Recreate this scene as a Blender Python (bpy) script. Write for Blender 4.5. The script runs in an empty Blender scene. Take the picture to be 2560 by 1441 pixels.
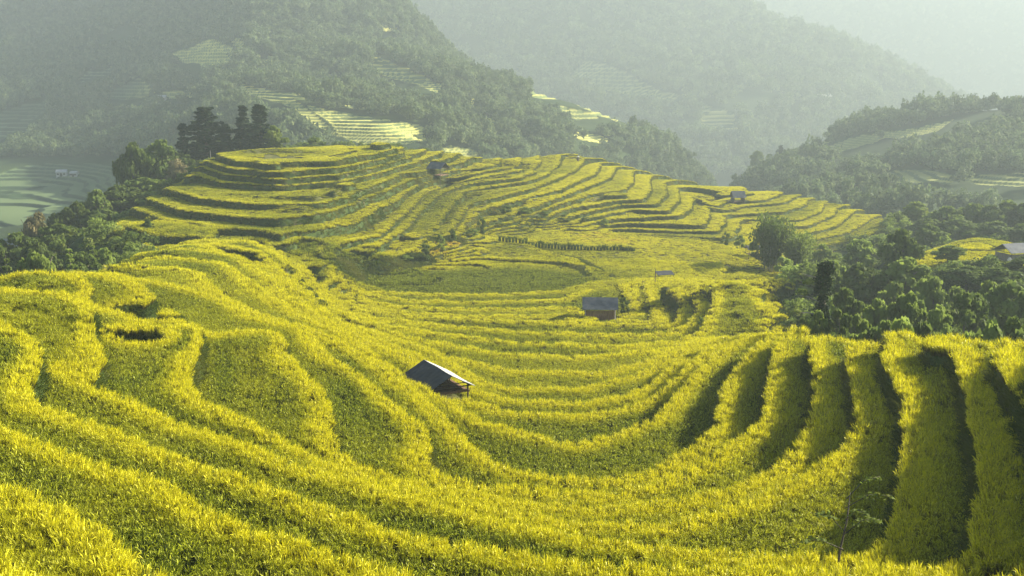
import bpy, math, random
import numpy as np
from mathutils import Vector, Matrix

C = bpy.context.scene.collection
SC = bpy.context.scene
# ------------------------------------------------------------------ camera
W0, H0, FPX = 2560.0, 1441.0, 2745.0
PITCH = math.radians(11.13)
cam_d = bpy.data.cameras.new("camera")
cam = bpy.data.objects.new("camera", cam_d)
C.objects.link(cam)
cam_d.sensor_width = 36.0
cam_d.lens = 36.0 * FPX / W0
cam_d.clip_start = 0.5
cam_d.clip_end = 9000
cam.location = (0, 0, 0)
cam.rotation_euler = (math.pi / 2 - PITCH, 0, 0)
SC.camera = cam
# ------------------------------------------------------------------ sky, sun, exposure
SUN_AZ, SUN_EL = math.radians(62), math.radians(24.5)       # azimuth clockwise from +Y (view direction)
world = bpy.data.worlds.new("World")
SC.world = world
world.use_nodes = True
nt = world.node_tree
bg = nt.nodes["Background"]
sky = nt.nodes.new("ShaderNodeTexSky")
sky.sky_type = 'NISHITA'
sky.sun_disc = False
sky.sun_elevation = SUN_EL
sky.sun_rotation = SUN_AZ
sky.air_density = 1.0
sky.dust_density = 0.4
nt.links.new(sky.outputs[0], bg.inputs[0])
bg.inputs[1].default_value = 0.05
sun_d = bpy.data.lights.new("sun", 'SUN')
sun_d.energy = 5.0
sun_d.angle = math.radians(0.6)
sun_d.color = (1.0, 0.93, 0.76)
sun = bpy.data.objects.new("sun", sun_d)
C.objects.link(sun)
sdir = Vector((math.sin(SUN_AZ) * math.cos(SUN_EL), math.cos(SUN_AZ) * math.cos(SUN_EL), math.sin(SUN_EL)))
sun.rotation_euler = sdir.to_track_quat('Z', 'Y').to_euler()
SC.view_settings.view_transform = 'Standard'
SC.view_settings.look = 'None'
SC.view_settings.gamma = 1.0
SC.view_settings.exposure = 2.1
SC.render.engine = 'CYCLES'
cy = SC.cycles
cy.max_bounces = 6
cy.diffuse_bounces = 2
cy.glossy_bounces = 2
cy.transmission_bounces = 4
cy.transparent_max_bounces = 6
cy.volume_bounces = 1
cy.use_denoising = True
cy.use_adaptive_sampling = True
cy.adaptive_threshold = 0.02
cy.use_auto_tile = False

rng = np.random.default_rng(7)

# ------------------------------------------------------------------ pixel / world helpers (survey of the photograph)
cp, sp = math.cos(PITCH), math.sin(PITCH)
def azT(u, v):
    a = (np.asarray(u, float) - W0 / 2) / FPX
    b = (np.asarray(v, float) - H0 / 2) / FPX
    k = cp - b * sp
    return a / k, (sp + b * cp) / k          # lateral tangent, downward tangent
def T(v):
    return float(azT(0, v)[1])
def pt(u, v, d):
    az, t = azT(u, v)
    return Vector((float(az) * d, d, -float(t) * d))

# ------------------------------------------------------------------ numpy noise
def _hash(ix, iy, seed):
    h = (ix.astype(np.int64) * 374761393 + iy.astype(np.int64) * 668265263 + seed * 1442695041) & 0xffffffff
    h = ((h ^ (h >> 13)) * 1274126177) & 0xffffffff
    return ((h ^ (h >> 16)) & 0xffff) / 65535.0
def vnoise(x, y, seed=0):
    x0 = np.floor(x); y0 = np.floor(y)
    fx = x - x0; fy = y - y0
    fx = fx * fx * (3 - 2 * fx); fy = fy * fy * (3 - 2 * fy)
    a = _hash(x0, y0, seed); b = _hash(x0 + 1, y0, seed)
    c = _hash(x0, y0 + 1, seed); d = _hash(x0 + 1, y0 + 1, seed)
    return (a + (b - a) * fx) * (1 - fy) + (c + (d - c) * fx) * fy - 0.5
def fbm(x, y, seed=0, oct=4):
    s = 0; amp = 1.0
    for o in range(oct):
        s = s + amp * vnoise(x, y, seed + o * 17)
        x = x * 2.03; y = y * 2.03; amp *= 0.5
    return s
def sstep(x, a, b):
    t = np.clip((x - a) / (b - a), 0, 1)
    return t * t * (3 - 2 * t)

# ------------------------------------------------------------------ scattered data interpolation
class Interp:
    """multiquadric interpolation over (lateral tangent, log distance), cached on a regular lattice"""
    def __init__(self, P, V, a0, a1, d0, d1, na, nd, c=0.02, lam=1e-4):
        P = np.asarray(P, float); V = np.asarray(V, float)
        keep = {}
        for i, p in enumerate(P):
            keep[(round(p[0] / 0.003), round(p[1] / 0.006))] = i
        idx = sorted(keep.values())
        P = P[idx]; V = V[idx]
        n = len(P)
        D = np.sqrt(((P[:, None, :] - P[None, :, :]) ** 2).sum(-1) + c * c)
        A = np.zeros((n + 3, n + 3))
        A[:n, :n] = -D + lam * n * 0 + np.eye(n) * lam
        A[:n, n] = 1; A[:n, n + 1:] = P
        A[n, :n] = 1; A[n + 1:, :n] = P.T
        R = np.zeros((n + 3, V.shape[1])); R[:n] = V
        S = np.linalg.solve(A, R)
        self.a0, self.a1, self.l0, self.l1 = a0, a1, math.log(d0), math.log(d1)
        ga = np.linspace(a0, a1, na); gl = np.linspace(self.l0, self.l1, nd)
        self.na, self.nd = na, nd
        out = np.zeros((nd, na, V.shape[1]))
        for j in range(nd):
            q = np.stack([ga, np.full(na, gl[j])], 1)
            K = -np.sqrt(((q[:, None, :] - P[None, :, :]) ** 2).sum(-1) + c * c)
            out[j] = K @ S[:n] + S[n] + q @ S[n + 1:]
        self.g = out
    def __call__(self, az, ld):
        """catmull-rom lookup; az, ld same shape"""
        x = np.clip((az - self.a0) / (self.a1 - self.a0) * (self.na - 1), 1, self.na - 2.001)
        y = np.clip((ld - self.l0) / (self.l1 - self.l0) * (self.nd - 1), 1, self.nd - 2.001)
        ix = np.floor(x).astype(int); iy = np.floor(y).astype(int)
        ix = np.clip(ix, 1, self.na - 3); iy = np.clip(iy, 1, self.nd - 3)
        fx = (x - ix)[..., None]; fy = (y - iy)[..., None]
        def w(f):
            return [(-f + 2 * f * f - f ** 3) / 2, (2 - 5 * f * f + 3 * f ** 3) / 2,
                    (f + 4 * f * f - 3 * f ** 3) / 2, (-f * f + f ** 3) / 2]
        wx = w(fx); wy = w(fy)
        r = 0
        for j in range(4):
            row = 0
            for i in range(4):
                row = row + wx[i] * self.g[iy + j - 1, ix + i - 1]
            r = r + wy[j] * row
        return r

def mesh_np(name, verts, faces, mats=(), smooth=True):
    """faces: (n,3) or (n,4) int array"""
    me = bpy.data.meshes.new(name)
    verts = np.asarray(verts, np.float32); faces = np.asarray(faces, np.int32)
    k = faces.shape[1]
    me.vertices.add(len(verts)); me.vertices.foreach_set("co", verts.ravel())
    me.loops.add(faces.size); me.loops.foreach_set("vertex_index", faces.ravel())
    me.polygons.add(len(faces))
    me.polygons.foreach_set("loop_start", np.arange(0, faces.size, k, dtype=np.int32))
    me.polygons.foreach_set("loop_total", np.full(len(faces), k, np.int32))
    if smooth:
        me.polygons.foreach_set("use_smooth", np.ones(len(faces), bool))
    me.update(calc_edges=True)
    for m in mats:
        me.materials.append(m)
    return me
def add_attr(me, name, vals, typ='FLOAT', dom='POINT'):
    a = me.attributes.new(name, typ, dom)
    a.data.foreach_set('value' if typ in ('FLOAT', 'INT') else ('color' if typ == 'FLOAT_COLOR' else 'vector'),
                       np.asarray(vals, np.int32 if typ == 'INT' else np.float32).ravel())
def link(name, me, parent=None, loc=None):
    o = bpy.data.objects.new(name, me)
    C.objects.link(o)
    if parent is not None: o.parent = parent
    if loc is not None: o.location = loc
    return o
def tag(o, label=None, cat=None, group=None, kind=None):
    if label: o['label'] = label
    if cat: o['category'] = cat
    if group: o['group'] = group
    if kind: o['kind'] = kind
    return o
def empty(name, loc, rz=0.0, **kw):
    o = bpy.data.objects.new(name, None)
    o.empty_display_size = 0.3
    C.objects.link(o); o.location = loc; o.rotation_euler = (0, 0, rz)
    return tag(o, **kw)

# ------------------------------------------------------------------ materials
class NT:
    def __init__(self, name):
        self.m = bpy.data.materials.new(name); self.m.use_nodes = True
        self.t = self.m.node_tree; self.t.nodes.clear()
        self.out = self.t.nodes.new("ShaderNodeOutputMaterial")
    def n(self, typ, **kw):
        nd = self.t.nodes.new(typ)
        for k, v in kw.items():
            if k.startswith('i_'):
                key = k[2:].replace('_', ' ')
                nd.inputs[key].default_value = v
            else:
                setattr(nd, k, v)
        return nd
    def l(self, a, b): self.t.links.new(a, b)
    def noise(self, scale, detail=4, coord='Object', rough=0.55, vec=None):
        nz = self.n("ShaderNodeTexNoise"); nz.inputs['Scale'].default_value = scale
        nz.inputs['Detail'].default_value = detail; nz.inputs['Roughness'].default_value = rough
        if vec is None:
            tc = self.n("ShaderNodeTexCoord"); vec = tc.outputs[coord]
        self.l(vec, nz.inputs['Vector'])
        return nz.outputs['Fac']
    def ramp(self, fac, stops):
        r = self.n("ShaderNodeValToRGB")
        e = r.color_ramp.elements
        while len(e) < len(stops): e.new(0.5)
        for i, (p, c) in enumerate(stops):
            e[i].position = p; e[i].color = (*c, 1)
        self.l(fac, r.inputs[0])
        return r.outputs[0]
    def mix(self, fac, a, b, mode='MIX'):
        x = self.n("ShaderNodeMix", data_type='RGBA', blend_type=mode)
        for s, v in ((x.inputs[0], fac), (x.inputs[6], a), (x.inputs[7], b)):
            if hasattr(v, 'is_output') or isinstance(v, bpy.types.NodeSocket): self.l(v, s)
            else: s.default_value = v if not isinstance(v, tuple) else (*v, 1)
        return x.outputs[2]
    def attr(self, name, inst=False):
        a = self.n("ShaderNodeAttribute", attribute_name=name, attribute_type='INSTANCER' if inst else 'GEOMETRY')
        return a
def leafy(name, col, trans=0.4, rough=0.75, inst_attr=None, spec=0.10):
    """foliage shader: diffuse + translucent with a little sheen; col = callable(nt)->socket or tuple"""
    g = NT(name)
    c = col(g) if callable(col) else None
    d = g.n("ShaderNodeBsdfPrincipled"); d.inputs['Roughness'].default_value = rough
    d.inputs['Specular IOR Level'].default_value = spec
    t = g.n("ShaderNodeBsdfTranslucent")
    mx = g.n("ShaderNodeMixShader"); mx.inputs[0].default_value = trans
    if c is None:
        d.inputs['Base Color'].default_value = (*col, 1); t.inputs[0].default_value = (*col, 1)
    else:
        g.l(c, d.inputs['Base Color']); g.l(c, t.inputs[0])
    g.l(d.outputs[0], mx.inputs[1]); g.l(t.outputs[0], mx.inputs[2]); g.l(mx.outputs[0], g.out.inputs[0])
    return g.m
def plain(name, stops, scale=3, rough=0.8, metal=0.0, bump=0.0, detail=5, stretch=None):
    g = NT(name)
    vec = None
    if stretch:
        tc = g.n("ShaderNodeTexCoord"); mp = g.n("ShaderNodeMapping"); mp.inputs['Scale'].default_value = stretch
        g.l(tc.outputs['Object'], mp.inputs[0]); vec = mp.outputs[0]
    f = g.noise(scale, detail, vec=vec)
    c = g.ramp(f, stops)
    d = g.n("ShaderNodeBsdfPrincipled"); d.inputs['Roughness'].default_value = rough
    d.inputs['Metallic'].default_value = metal
    g.l(c, d.inputs['Base Color'])
    if bump:
        b = g.n("ShaderNodeBump"); b.inputs['Strength'].default_value = bump; b.inputs['Distance'].default_value = 0.05
        g.l(f, b.inputs['Height']); g.l(b.outputs[0], d.inputs['Normal'])
    g.l(d.outputs[0], g.out.inputs[0])
    return g.m
#@@TERRAIN
# ------------------------------------------------------------------ near terrain: surveyed terrace rims
def zk(k):
    return -9.5 - 0.95 * k if k <= 15 else -23.75 - 0.23 * (k - 15)
RIMS = [  # (rim number, level or None, [(u, v[, level]), ...])
 (-2, None, [(-300,1260),(0,1370),(120,1420),(260,1500),(600,1640),(1280,1750),(2000,1760),(2700,1640),(2900,1300),(2850,1050)]),
 (-1, None, [(-300,1130),(0,1200),(75,1220),(175,1270),(280,1320),(350,1390),(450,1440),(700,1520),(1280,1580),(1900,1585),(2400,1560),(2650,1480),(2760,1300),(2720,1100),(2600,900)]),
 (0, None, [(-250,960),(0,1045),(125,1110),(225,1145),(400,1185),(500,1260),(650,1310),(750,1335),(900,1390),(1050,1432),(1300,1468),(1600,1480),(2000,1480),(2400,1475),(2580,1420),(2640,1320),(2630,1200),(2575,1060),(2530,960),(2485,893)]),
 (1, None, [(-250,740),(-100,765),(0,795),(60,825),(95,865),(90,905),(60,950),(100,1002),(300,1070),(400,1115),(500,1145),(650,1200),(800,1250),(1000,1310),(1280,1370),(1500,1395),(1800,1405),(2100,1408),(2330,1412),(2425,1395),(2452,1340),(2450,1230),(2430,1080),(2408,950),(2383,865)]),
 (2, None, [(-200,700),(-60,708),(30,716),(150,725),(225,755),(240,790),(238,830),(250,890),(225,945),(350,1000),(450,1050),(575,1095),(700,1135),(850,1180),(1000,1225),(1280,1300),(1500,1340),(1700,1358),(1900,1368),(2080,1383),(2180,1378),(2233,1330),(2252,1220),(2267,1100),(2257,990),(2213,890)]),
 (3, None, [(265,828),(330,818),(450,811),(500,815),(505,855),(468,910),(465,955),(500,990),(600,1035),(675,1070),(750,1120),(850,1160),(925,1178),(1050,1215),(1150,1245),(1280,1270),(1450,1295),(1655,1300),(1730,1285),(1880,1245),(2030,1170),(2112,1110),(2145,1050),(2141,970),(2118,868)]),
 (4, None, [(530,825),(600,818),(680,820),(715,840),(725,880),(775,945),(820,1000),(826,1060),(850,1115),(890,1155),(1000,1187),(1150,1215),(1300,1242),(1480,1257),(1705,1240),(1830,1215),(1930,1160),(2015,1095),(2040,1030),(2040,950),(2020,850)]),
 (5, None, [(340,692),(430,705),(560,742),(640,785),(760,815),(825,880),(900,930),(975,995),(1050,1050),(1066,1100),(1058,1145),(1110,1185),(1200,1203),(1350,1217),(1500,1224),(1640,1200),(1760,1150),(1840,1095),(1905,1045),(1925,960),(1937,858)]),
 (6, None, [(370,658),(440,662),(510,675),(524,702),(560,735),(650,775),(760,805),(860,850),(925,892),(1000,945),(1075,1005),(1125,1050),(1175,1105),(1225,1145),(1290,1168),(1400,1184),(1520,1190),(1640,1167),(1720,1115),(1785,1065),(1808,990),(1865,885),(1895,848)]),
 (7, None, [(430,635),(560,650),(620,690),(680,740),(760,785),(860,828),(940,882),(1005,932),(1095,980),(1150,1012),(1200,1045),(1290,1068),(1430,1100),(1560,1072),(1645,1040),(1690,990),(1740,925),(1800,870),(1840,848)]),
 (8, None, [(480,617),(600,635),(680,690),(740,745),(820,795),(920,845),(1020,885),(1100,940),(1180,992),(1280,1022),(1450,1028),(1560,1013),(1640,985),(1700,925),(1770,862),(1825,843)]),
 (9, None, [(520,605),(640,625),(720,685),(780,745),(840,795),(930,838),(1050,880),(1120,925),(1190,968),(1280,992),(1450,998),(1560,983),(1630,950),(1690,895),(1760,853)]),
 (10, None, [(560,601),(660,615),(740,670),(800,738),(850,793),(950,828),(1080,868),(1150,912),(1200,945),(1280,963),(1450,963),(1590,933),(1660,890),(1740,848)]),
 (11, None, [(335,515),(420,545),(500,555),(541,572),(530,590),(560,597),(620,600),(690,640),(760,708),(810,770),(860,800),(980,835),(1120,885),(1280,920),(1500,926),(1610,900),(1690,862),(1760,838)]),
 (12, None, [(655,597),(700,625),(780,712),(830,768),(890,800),(1050,840),(1280,877),(1450,885),(1650,866),(1740,845),(1840,835),(1905,828),(1960,832)]),
 (13, None, [(740,632),(800,718),(850,772),(930,799),(1080,825),(1280,847),(1550,858),(1690,843),(1755,822),(1782,770),(1790,708)]),
 (14, None, [(820,722),(868,770),(960,790),(1100,805),(1280,820),(1550,830),(1660,825),(1725,805),(1745,775),(1733,715)]),
 (15, None, [(872,752),(905,768),(1000,780),(1280,795),(1500,800),(1620,806),(1690,800),(1702,765),(1690,712)]),
 (16, None, [(900,757),(950,768),(1100,777),(1300,780),(1430,778),(1570,790),(1618,795),(1626,765),(1605,706)]),
 (17, None, [(925,744),(990,756),(1100,763),(1300,764),(1440,760),(1480,785),(1560,780),(1575,760),(1545,702)]),
 (18, None, [(910,722),(950,733),(1050,745),(1200,748),(1400,742),(1475,715),(1500,700)]),
 (19, None, [(900,702),(970,722),(1100,730),(1250,730),(1400,720),(1470,702)]),
 (20, None, [(905,672),(935,692),(1000,708),(1130,714),(1250,710),(1400,697),(1480,687),(1540,690)]),
 # hill on the left with the oval top
 (5, None, [(548,380),(600,395),(680,402),(780,398),(860,388),(900,375),(880,366)]),
 (6, None, [(515,398),(560,413),(650,422),(720,423),(850,414),(950,394),(1000,381)]),
 (7, None, [(503,410),(560,431),(700,442),(850,432),(950,411),(1030,388)]),
 (8, None, [(478,432),(560,452),(700,459),(850,449),(960,423),(1050,396)]),
 (9, None, [(415,466),(500,489),(600,501),(700,505),(800,502),(860,489),(920,468),(1000,438),(1060,423),(1140,408)]),
 (10, None, [(375,493),(450,519),(600,538),(700,541),(800,530),(870,506),(960,469),(1020,448),(1080,432),(1130,427),(1190,412)]),
 (11, None, [(700,582),(720,577,-20.1),(800,568,-20.5),(880,554,-21.0),(960,518,-20.8),(1000,490,-20.5),(1050,455,-20.1),(1110,440),(1190,422),(1230,412)]),
 (12, None, [(270,560),(300,585),(370,610),(430,612)]),
 (13, None, [(215,600),(260,612),(320,630)]),
 (12, None, [(838,640,-22.2),(832,622,-22.0),(850,602,-22.0),(950,582,-22.3),(1010,532,-21.6),(1060,482,-20.7),(1120,455,-20.1),(1230,434,-19.5),(1300,422,-19.1)]),
 (13, None, [(880,638,-23.1),(960,600,-22.9),(1020,560,-22.5),(1060,512,-21.6),(1110,475,-20.8),(1180,454,-20.1),(1300,440,-19.6)]),
 (14, None, [(905,655,-24.0),(893,640,-23.8),(925,628,-23.75),(1000,632,-23.8),(1050,612,-23.6),(1085,575,-23.2),(1120,520,-22.2),(1165,474,-20.9),(1323,447,-20.2)]),
 (15, None, [(1110,600,-23.6),(1140,560,-23.1),(1170,507,-21.6),(1250,486,-21.2),(1330,468,-20.9),(1400,440,-20.7),(1440,420,-20.6),(1458,400,-20.6)]),
 (16, -21.2, [(1160,560,-23.5),(1210,520,-22.4),(1300,495,-21.8),(1400,470,-21.4),(1430,455,-21.3),(1490,430),(1502,405)]),
 (17, -21.8, [(1200,556,-23.8),(1270,535,-23.2),(1350,507,-22.4),(1400,490,-22.1),(1500,450,-21.9),(1525,440),(1537,418)]),
 (18, -22.5, [(1240,560,-24.2),(1300,545,-23.8),(1400,505,-22.9),(1480,482,-22.6),(1560,470),(1580,452),(1582,428)]),
 (19, -23.2, [(1300,558,-24.5),(1440,514,-23.6),(1530,500,-23.3),(1610,492),(1626,470),(1622,446)]),
 (20, -23.9, [(1380,553,-24.8),(1480,522,-24.2),(1560,508,-24.0),(1640,505),(1667,480),(1662,456)]),
 (21, -24.6, [(1420,556,-25.1),(1520,531,-24.8),(1600,520),(1670,522),(1697,495),(1692,465)]),
 (22, -25.3, [(1440,560),(1540,542),(1700,534),(1727,515),(1733,488)]),
 (23, -26.0, [(1500,561),(1560,554),(1700,555),(1760,556),(1772,535),(1768,512)]),
 (24, -26.7, [(1520,568),(1570,567),(1700,574),(1790,572),(1803,558)]),
 # falling spur on the right
 (21, -25.9, [(1755,492),(1790,482),(1840,478),(1880,480)]),
 (22, -26.4, [(1785,510),(1830,498),(1905,497),(1935,488)]),
 (23, -26.9, [(1815,520),(1880,510),(1960,502),(1985,490)]),
 (24, -27.4, [(1840,532),(1960,525),(2010,510),(2022,494)]),
 (25, -27.9, [(1870,544),(2000,545),(2050,525),(2064,500)]),
 (26, -28.3, [(1900,562),(2020,560),(2080,535),(2098,510)]),
 (27, -28.8, [(1940,588),(2030,577),(2090,560),(2135,524)]),
 (28, -29.2, [(1990,603),(2050,592),(2120,577),(2185,540)]),
 (29, -29.6, [(2030,615),(2070,607),(2140,595),(2215,565),(2240,550)]),
 # strips of the flat field behind the bean row
 (19.5, -24.6, [(1110,610),(1200,604),(1250,607)]),
 (20, -24.9, [(1040,655),(1200,640),(1400,650),(1500,668),(1540,690)]),
 (21, -25.1, [(1265,580),(1350,596),(1500,609),(1600,614),(1640,645),(1655,684)]),
 (22, -25.35, [(1320,564),(1450,590),(1600,605),(1700,640),(1740,678)]),
 (23, -25.6, [(1420,564),(1550,583),(1700,610),(1800,650),(1815,680)]),
 (24, -25.9, [(1530,574),(1650,590),(1760,610),(1850,640)]),
 (25, -26.3, [(1600,586),(1750,597),(1850,618),(1880,640)]),
]
# free survey points: (u, distance, level, rim number)
FREE = []
def fr(*a):
    FREE.extend(a)
def sky_pts(lst):
    for u, v, d, k in lst: fr((u, d, -T(v) * d, k))
sky_pts([(-250,705,50,0.8),(-120,700,58,1.6),(0,688,68,3.2),(130,672,78,4.6),(250,648,92,6.4),(350,628,104,7.9),(430,609,115,8.8),(520,592,128,10),
 (560,377,206,4.9),(620,370,212,4.9),(700,364,218,4.7),(750,362,222,4.6),(830,362,224,4.7),(900,362,228,5.3),(1000,368,230,6.0),(1100,385,236,8.2),(1200,399,240,10.5),(1300,402,245,12),(1350,393,255,13),(1400,386,262,14),(1450,388,266,14.6),
 (1500,395,268,15.2),(1600,425,262,18.2),(1700,450,255,20.2),(1800,460,252,20.6),(1900,470,252,21.4),(2000,485,248,23),(2100,505,240,25.5),(2200,535,228,28),(2290,575,213,30),
 (510,400,200,5.9),(430,458,192,8.7),(350,508,178,10.7),(230,598,160,13.2),
 (2100,812,54.4,3.3),(2250,820,48.6,2.0),(2383,833,44.5,1.0),(2440,828,42.3,0.3),(2560,838,39.8,-0.4),(2700,845,37,-1),(2020,818,61,5.2),(1975,832,66,7.2),(1920,838,74,9.6),
 (1800,692,112,12.6),(1850,698,111,12.55),(1850,760,98,12.55),(1900,790,93,12.6),(1840,730,104,12.55),(1820,790,94,12.6),
 (650,387,195,4.5),(700,380,202,4.4),(760,378,204,4.4),(820,376,206,4.5),(720,392,190,4.6),(800,390,191,4.6),(620,388,192,4.6),(850,372,211,4.6),
 (80,770,51.5,1.6),(150,800,49.3,1.7),(180,850,45.6,1.75),(140,900,42.3,1.7),(30,745,54,1.6),(200,702,63.5,2.7),(350,870,47.3,2.6),(420,900,45.4,2.7),(330,850,49,2.65),
 (700,482,162,8.45),(600,478,164,8.45),(800,478,163,8.45),(650,478,163,8.45),(750,480,162,8.45),(860,468,168,8.5),(760,595,141,12.2),(800,600,140,12.2),(780,620,134.5,12.4),(800,650,127,12.7),(820,680,122,13.2),(740,600,138,12.1),(1000,690,134.6,20.4),(1200,692,134.0,20.4),(1100,680,138,20.35),(1740,700,113,13.4),(1690,700,114,14.4),
 (1885,705,112,12.6),(1925,765,105,13.2),(1955,800,98,13.6),(1950,760,116,15),(1980,800,98,15),
 (1700,690,132,19),(1600,692,133,19.2),(1850,700,135,20),(1920,690,138,21),
 (2320,625,150,19.5),(2380,603,156,19.5),(2440,590,158,19.5),(2500,598,156,19.5),(2560,612,150,19.5),(2650,640,145,19.5),(2440,650,138,19.5),(2560,668,132,19.5),(2350,655,138,19.5),
 (2380,700,120,22),(1980,700,120,20)])
for u, d, z, k in [(0,85,-21,6),(130,95,-22.5,7.5),(250,108,-23,9),(340,122,-22.8,11),(420,135,-21.5,12),(-300,70,-21,5),
 (300,142,-23.6,14),(200,135,-27,15),(100,125,-29,15),(0,115,-29.5,15),(-300,100,-32,15),(0,150,-34,16),(120,165,-35,16),(200,180,-34,16),(300,205,-31.5,15),(400,222,-27,13),(470,232,-23,10),
 (540,250,-20,8),(-300,200,-48,18),(0,200,-43,18),(150,215,-41,18),(620,250,-19.3,7),(700,255,-19,6.5),(800,262,-20,7),(900,268,-22,8),(1000,270,-24,9),(1100,275,-26,11),(1200,280,-27,13),(1300,285,-28,14),
 (1400,300,-29,16),(1500,305,-30,17),(1600,300,-32,20),(1700,292,-33,22),(1800,288,-34,22),(1900,285,-34,23),(2000,280,-35,25),(2100,270,-35,27),(2200,255,-35,29),(2300,235,-35,31),
 (2100,62,-19.5,8),(2250,57,-18.5,8),(2400,53,-17.5,8),(2560,49,-16.5,8),(2750,46,-15.5,8),(1990,78,-21,11),(2000,92,-24.5,15),
 (2100,80,-22.5,14),(2300,80,-22.5,14),(2560,80,-22,14),(2850,80,-25,18),(2100,110,-28.0,20),(2300,105,-28,20),(2560,105,-27.5,20),(2850,110,-27,20),
 (2050,140,-28.5,22),(2150,130,-28.6,22),(2150,160,-30,24),(2080,185,-30.8,28),(2230,180,-31.5,26),(2350,180,-30,24),(2560,180,-30,24),(2850,150,-28,24),
 (2400,215,-37,30),(2560,220,-38,30),(2850,220,-38,30),(2400,260,-43,30),(2850,280,-48,30),
 (1900,160,-27.2,25),(1960,165,-28.2,26),(1900,180,-28.2,26),
 (650,51.5,-13.2,3.7),(700,49,-13.2,3.75),(720,45,-13.2,3.75),(640,47,-13.1,3.65),(780,42.5,-13.2,3.8),(330,61.6,-13.9,4.2),(300,63,-13.8,4.1),(400,62.5,-13.6,4)]:
    fr((u, d, z, k))
for u in range(-400, 3000, 280):
    fr((u, 330, -52 - 6 * abs(u - 1280) / 1280, 34))
for u, d, z, k in [(-300,12,-6.6,-3),(1280,12,-6.4,-3.3),(2850,12,-6.4,-3.3),(-300,9,-5.6,-4),(1280,9,-5.4,-4),(2850,9,-5.4,-4),(2700,22,-7.8,-1.6),(2850,35,-8.2,-1.4)]:
    fr((u, d, z, k))
A0, A1, D0, D1 = -0.72, 0.72, 9.0, 330.0
P_, V_ = [], []
for k, lev, pts in RIMS:
    q = []
    for p in pts:
        u, v = p[0], p[1]
        z = p[2] if len(p) > 2 else (zk(k) if lev is None else lev)
        az, t = azT(u, v)
        q.append((float(az), math.log(-z / float(t)), z))
    for i in range(len(q) - 1):
        a, b = q[i], q[i + 1]
        n = max(1, int(math.hypot(b[0] - a[0], b[1] - a[1]) / 0.014))
        for j in range(n + (i == len(q) - 2)):
            f = j / n
            P_.append((a[0] + (b[0] - a[0]) * f, a[1] + (b[1] - a[1]) * f)); V_.append((a[2] + (b[2] - a[2]) * f, k))
for u, d, z, k in FREE:
    P_.append(((u - 1280) / FPX / 1.0, math.log(d))); V_.append((z, k))
# (free points use the level-view tangent; the small pitch correction is folded in below)
for i in range(len(P_) - len(FREE), len(P_)):
    az, ld = P_[i]; z = V_[i][0]
    t = -z / math.exp(ld)
    b = (t * cp - sp) / (cp + t * sp)
    P_[i] = (az / (cp - b * sp), ld)
land = Interp(P_, V_, A0, A1, D0, D1, 820, 700, c=0.016, lam=2e-4)
print("survey points", len(P_))

CROP = 0.52
def terrain(x, y):
    """full terrace surface: returns z, tread coordinate f (0 at the foot of a riser, 1 at the rim), rim number, gradient, zb"""
    x = np.asarray(x, float); y = np.asarray(y, float)
    az = x / y; ld = np.log(y)
    def zkap(az, ld):
        r = land(az, ld); return r[..., 0], r[..., 1]
    zb, ka = zkap(az, ld)
    e = 0.004
    z1, k1 = zkap(az + e, ld); z2, k2 = zkap(az, ld + e)
    z3, k3 = zkap(az - e, ld); z4, k4 = zkap(az, ld - e)
    gk = np.sqrt((k1 - k3) ** 2 + (k2 - k4) ** 2) / (2 * e) / y
    gz = np.sqrt((z1 - z3) ** 2 + (z2 - z4) ** 2) / (2 * e) / y
    s = np.clip(gz / np.maximum(gk, 1e-3), 0.10, 1.15)
    far = sstep(y, 110, 190)
    # small hand-made wobble of the rims
    wob = (fbm(x / 5.0, y / 5.0, 3, 3) * (0.42 - 0.22 * far) + fbm(x / 1.3, y / 1.3, 9, 2) * 0.10) * gk
    kk = ka + wob
    k0 = np.floor(kk); f = kk - k0
    wr = np.clip((0.22 + 0.24 * far) * gk * np.clip(s / 0.9, 0.25, 1), 0.03, 0.6)
    rise = sstep(f, 0, wr)
    dome = np.exp(-(((az - 0.435) / 0.085) ** 4 + ((y - 150) / 19) ** 4))
    steep = sstep(gk, 1.0, 1.6)
    off = -s * (1 - f) * rise * (1 - steep) * (1 - sstep(dome, 0.2, 0.5))
    zt = zb + off
    wr = np.maximum(wr, steep)
    zt = zt + fbm(x / 2.2, y / 2.2, 21, 3) * 0.07
    # wooded / rough ground has no terraces
    w = rough_mask(az, y, x)
    rough = zb + fbm(x / 9, y / 9, 31, 4) * 1.5 + fbm(x / 2.0, y / 2.0, 35, 3) * 0.35
    z = zt * (1 - w) + rough * w - CROP * (1 - w)      # the surveyed levels are those of the crop's top
    return z, f, k0, gk, wr, w, s, kk
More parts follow.
